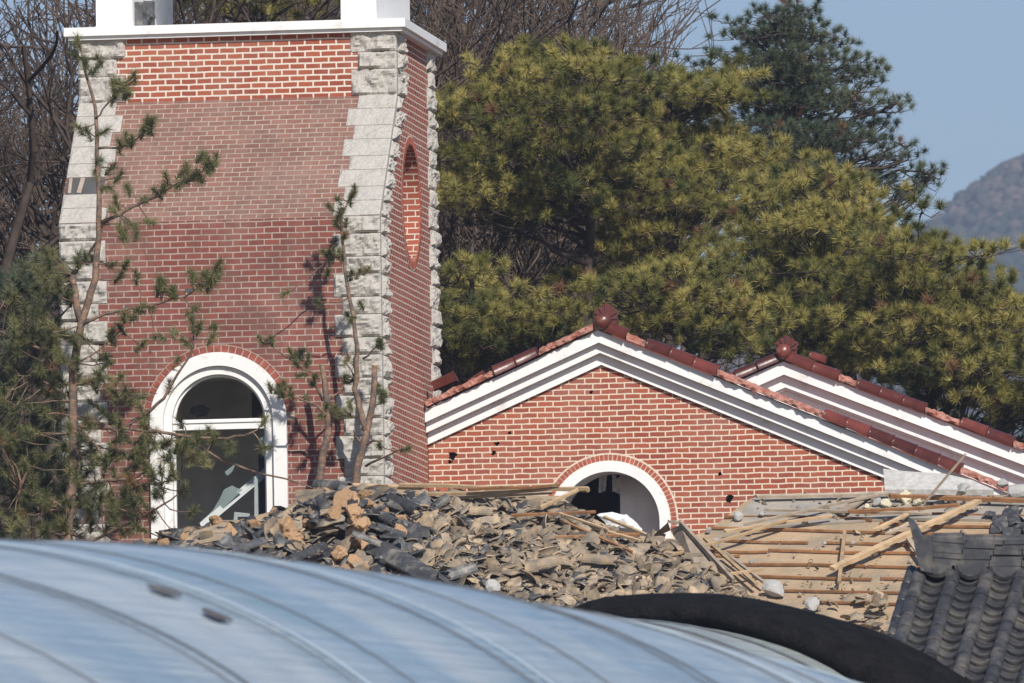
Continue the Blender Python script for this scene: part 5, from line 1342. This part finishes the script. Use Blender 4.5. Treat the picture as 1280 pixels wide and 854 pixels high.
# --- near pines in front of the tower
YN = YF-4.6
def near_pine(name, label, Yp, base_px, branches, tufts, rg, mat='needle_near', bark='bark_red', K=64, ln=.14, wd=.0072, cat='pine tree', clouds=(), zdrop=True, tint=(.5,.22), cuts=(), along=.42):
    b0 = on_y(*base_px, Yp); root = thing(name, (b0.x, Yp, gz(Yp)-.2), label, cat)
    w = MB(); dep = {}
    ends = []
    for bi, (pts, r0, r1, ydir) in enumerate(branches):
        L_ = len(pts); P = []
        for k, (px, py) in enumerate(pts): P.append(on_y(px, py, Yp+ydir*k/(L_-1)))
        if bi == 0: P = [Vector((b0.x, Yp, gz(Yp)-.2))]+P
        Q = []
        for k in range(len(P)-1):
            for t in (0, .34, .67):
                j = Vector(rg.normal(size=3))*(.008 if bi else .006); Q.append(P[k].lerp(P[k+1], t)+j)
        Q.append(P[-1]); n = len(Q)
        w.tube(Q, [r0+(r1-r0)*k/(n-1) for k in range(n)], 7)
        ends.append(Q)
    w.build('trunk', M[bark], root)
    for (px, py, r) in cuts:
        c = on_y(px, py, Yp); b = MB(); b.tube([c, c+Vector((.0,0,.018))], r, 9); b.build('cut_end', M['lath'], root)
    allp = np.array([tuple(p) for Q in ends for p in Q]); C = []; D = []; T = []; tw = Wood()
    def add(c, axis=None):
        i = np.argmin(np.linalg.norm(allp-c, axis=1)); a = allp[i]
        d = c-a; ln_ = np.linalg.norm(d)
        if ln_ > .03: tw.line(curve(a, c, .05, 3, rg, .06), .0095, .006)
        d = d/(ln_+1e-6)*.6+np.array([0,0,.6])+rg.normal(size=3)*.35; d /= np.linalg.norm(d)
        C.append(c); D.append(d); T.append(np.clip(tint[0]+rg.normal(0, tint[1]), 0, 1))
        for q_ in (.4, .85):
            C.append(c-d*ln*q_+rg.normal(size=3)*.01); D.append(d); T.append(T[-1])
    for px, py in tufts:
        i_ = 0; p = on_y(px, py, Yp)
        k = np.argmin(np.hypot(allp[:,0]-p.x, allp[:,2]-p.z)); yy = allp[k,1]+rg.uniform(-.1,.1)
        add(np.array(on_y(px, py, yy)))
    for bi, (Q, br) in enumerate(zip(ends, branches)):
        if bi == 0 or br[2] > .0085: continue
        for k in range(len(Q)//2, len(Q)):
            for _ in range(2):
                if rg.random() < along: add(np.array(Q[k])+rg.normal(size=3)*np.array([.07,.07,.05])+np.array([0,0,.04]))
    for (cx, cy, rx_, ry_, n) in clouds:
        for _ in range(n):
            a, q = rg.uniform(0, 2*pi), sqrt(rg.random())
            add(np.array(on_y(cx+rx_*q*cos(a), cy+ry_*q*sin(a), Yp+rg.uniform(-.7,.7))))
    V, Fq, t = needles(np.array(C), np.array(D), np.array(T), K, ln, wd, rg, back=.12, spread=.75, bias=.65)
    if tw.P: tw.build('twigs', M['bark_red'], root, 4)
    np_obj('crown', V, Fq, M[mat], root, tint=t)
    return root
near_pine('young_pine', 'slender pruned pine with reddish trunk and sparse tufts in front of the tower left side', YN, (84,690),
 [([(84,671),(91,587),(91,520),(91,462),(102,404),(119,348),(123,295),(125,246),(121,192),(119,135),(108,95),(101,62)], .075, .012, 0),
  ([(101,402),(93,365),(91,345)], .05, .042, .1),
  ([(119,150),(135,130),(147,112),(160,104)], .013, .006, -.3), ([(121,185),(150,185),(175,172),(188,157)], .016, .006, -.5),
  ([(126,278),(160,262),(195,245),(225,228),(245,222),(270,198)], .024, .007, -.6), ([(123,300),(105,325),(90,348)], .02, .008, .5),
  ([(102,404),(147,389),(187,382),(231,371),(267,347)], .022, .008, -.5), ([(96,520),(147,538),(178,520),(205,498),(222,467),(240,440),(243,390)], .03, .009, -.7),
  ([(96,534),(178,538),(231,545),(285,549),(316,540)], .026, .012, -.8), ([(231,545),(268,571),(307,587),(357,599),(390,610)], .018, .009, -.8),
  ([(93,605),(156,600),(191,605),(222,600)], .018, .008, -.4), ([(88,668),(116,676),(165,652),(196,636),(222,618)], .024, .01, -.6),
  ([(89,453),(53,438),(4,416),(-20,410)], .022, .012, .3), ([(96,534),(116,551),(133,578)], .02, .015, -.2), ([(98,455),(120,440),(150,415),(160,395)], .014, .006, -.2), ([(92,500),(60,478),(30,470)], .018, .008, .4),
  ([(91,560),(130,520),(160,500),(196,492)], .014, .006, -.3), ([(90,640),(60,620),(25,612)], .016, .008, .2)],
 [(98,51),(96,70),(107,78),(123,74),(119,86),(160,102),(160,119),(143,123),(110,164),(98,160),(131,164),(188,155),(183,163),(165,175),(158,172),(150,180),(270,197),(248,224),(230,215),(225,232),(205,235),(195,240),(180,250),(125,200),(120,215),(140,210),(150,220),(135,235),(160,235),(145,250),(140,262),(165,280),(150,285),(130,280),(170,290),(155,296),(188,278),
  (272,340),(241,347),(240,342),(200,352),(203,355),(257,345),(274,329),(202,355),(178,431),(196,422),(218,416),(240,402),(249,409),(267,409),(265,422),(231,427),(242,387),(222,452),(248,545),(330,525),(285,560),(240,570),(262,540),(330,560),(150,345),(158,330),(140,330),(170,345)],
 R_(70), clouds=((40,560,60,110,60),(120,500,70,60,34),(150,600,70,50,42),(55,400,60,55,46),(190,560,55,45,22),(110,640,90,30,32),(60,330,45,25,12),(215,640,30,40,8),(250,560,40,25,8)))
near_pine('dense_pine', 'dark dense pine filling the left edge below the bare trees', YN+1.6, (18,690),
 [([(18,690),(22,600),(15,520),(26,440),(20,380),(30,330)], .09, .02, 0), ([(22,600),(60,570),(95,560)], .03, .01, .4), ([(15,520),(-20,500),(-60,490)], .03, .01, .2), ([(26,440),(60,415),(90,380)], .025, .01, .3), ([(20,395),(-10,370),(-40,360)], .025, .01, .2), ([(20,560),(70,520),(80,480)], .02, .01, .4), ([(22,620),(60,650),(100,660)], .03, .01, .4)],
 [], R_(71), mat='needle_dark', bark='bark_dark', clouds=((15,400,65,60,62),(15,500,65,70,75),(25,610,75,65,95),(80,600,60,60,34),(55,350,45,30,22)), K=60, ln=.135, wd=.007, tint=(.55,.25))
near_pine('pine_sapling', 'cut pine sapling with forked trunk standing before the granite corner of the tower', YF-2.35, (443,625),
 [([(443.6,608.5),(448.5,577),(457,544.6),(466.6,502),(468,457.7)], .062, .036, 0), ([(457,538),(452,518),(444,486),(447,453),(445,420),(433,348),(428.6,311),(427,270),(439,242)], .045, .010, -.2),
  ([(457,580),(480,572),(504,561)], .018, .008, -.4), ([(457,556),(468,552),(478,551)], .02, .01, -.2), ([(449,553),(444,545),(443,538)], .02, .012, -.1), ([(452,449),(471,435),(488,426)], .012, .005, -.2), ([(446,475),(438,462),(432,452)], .014, .007, -.1), ([(468,510),(480,500),(478,490)], .01, .005, .1), ([(428,330),(418,322),(414,312)], .008, .004, 0), ([(445,420),(442,400),(452,385)], .01, .005, 0)],
 [(443,236),(439,250),(422,250),(412,258),(427,262),(420,279),(433,277),(418,303),(416,313),(431,295),(449,340),(459,338),(410,340),(439,342),(478,500),(480,492),(424,268),(441,243),(398,378),(356,367)], R_(72), ln=.10, cuts=((468,457.5,.036),))
near_pine('pine_sapling', 'cut pine sapling with a single stub and side branch, left of the forked one', YF-2.25, (399,620),
 [([(399,603),(404,567.5),(411,535),(409,508.5),(402.6,457.7)], .058, .036, 0), ([(411,522),(396,507),(370,497),(343.6,489)], .02, .008, -.3), ([(404,502),(389.5,466),(363,449.5),(337,430)], .02, .008, -.3), ([(413,499),(425,488),(435,474)], .015, .007, .05), ([(410,530),(425,520),(440,515)], .014, .006, -.2)],
 [(363,440),(386,446),(383,456),(375,469),(363,495),(347,486),(409,508),(419,517),(339,425),(352,492),(395,470),(370,455),(378,440),(390,480),(355,480),(400,520)], R_(73), ln=.10, cuts=((402.6,457.4,.036),))
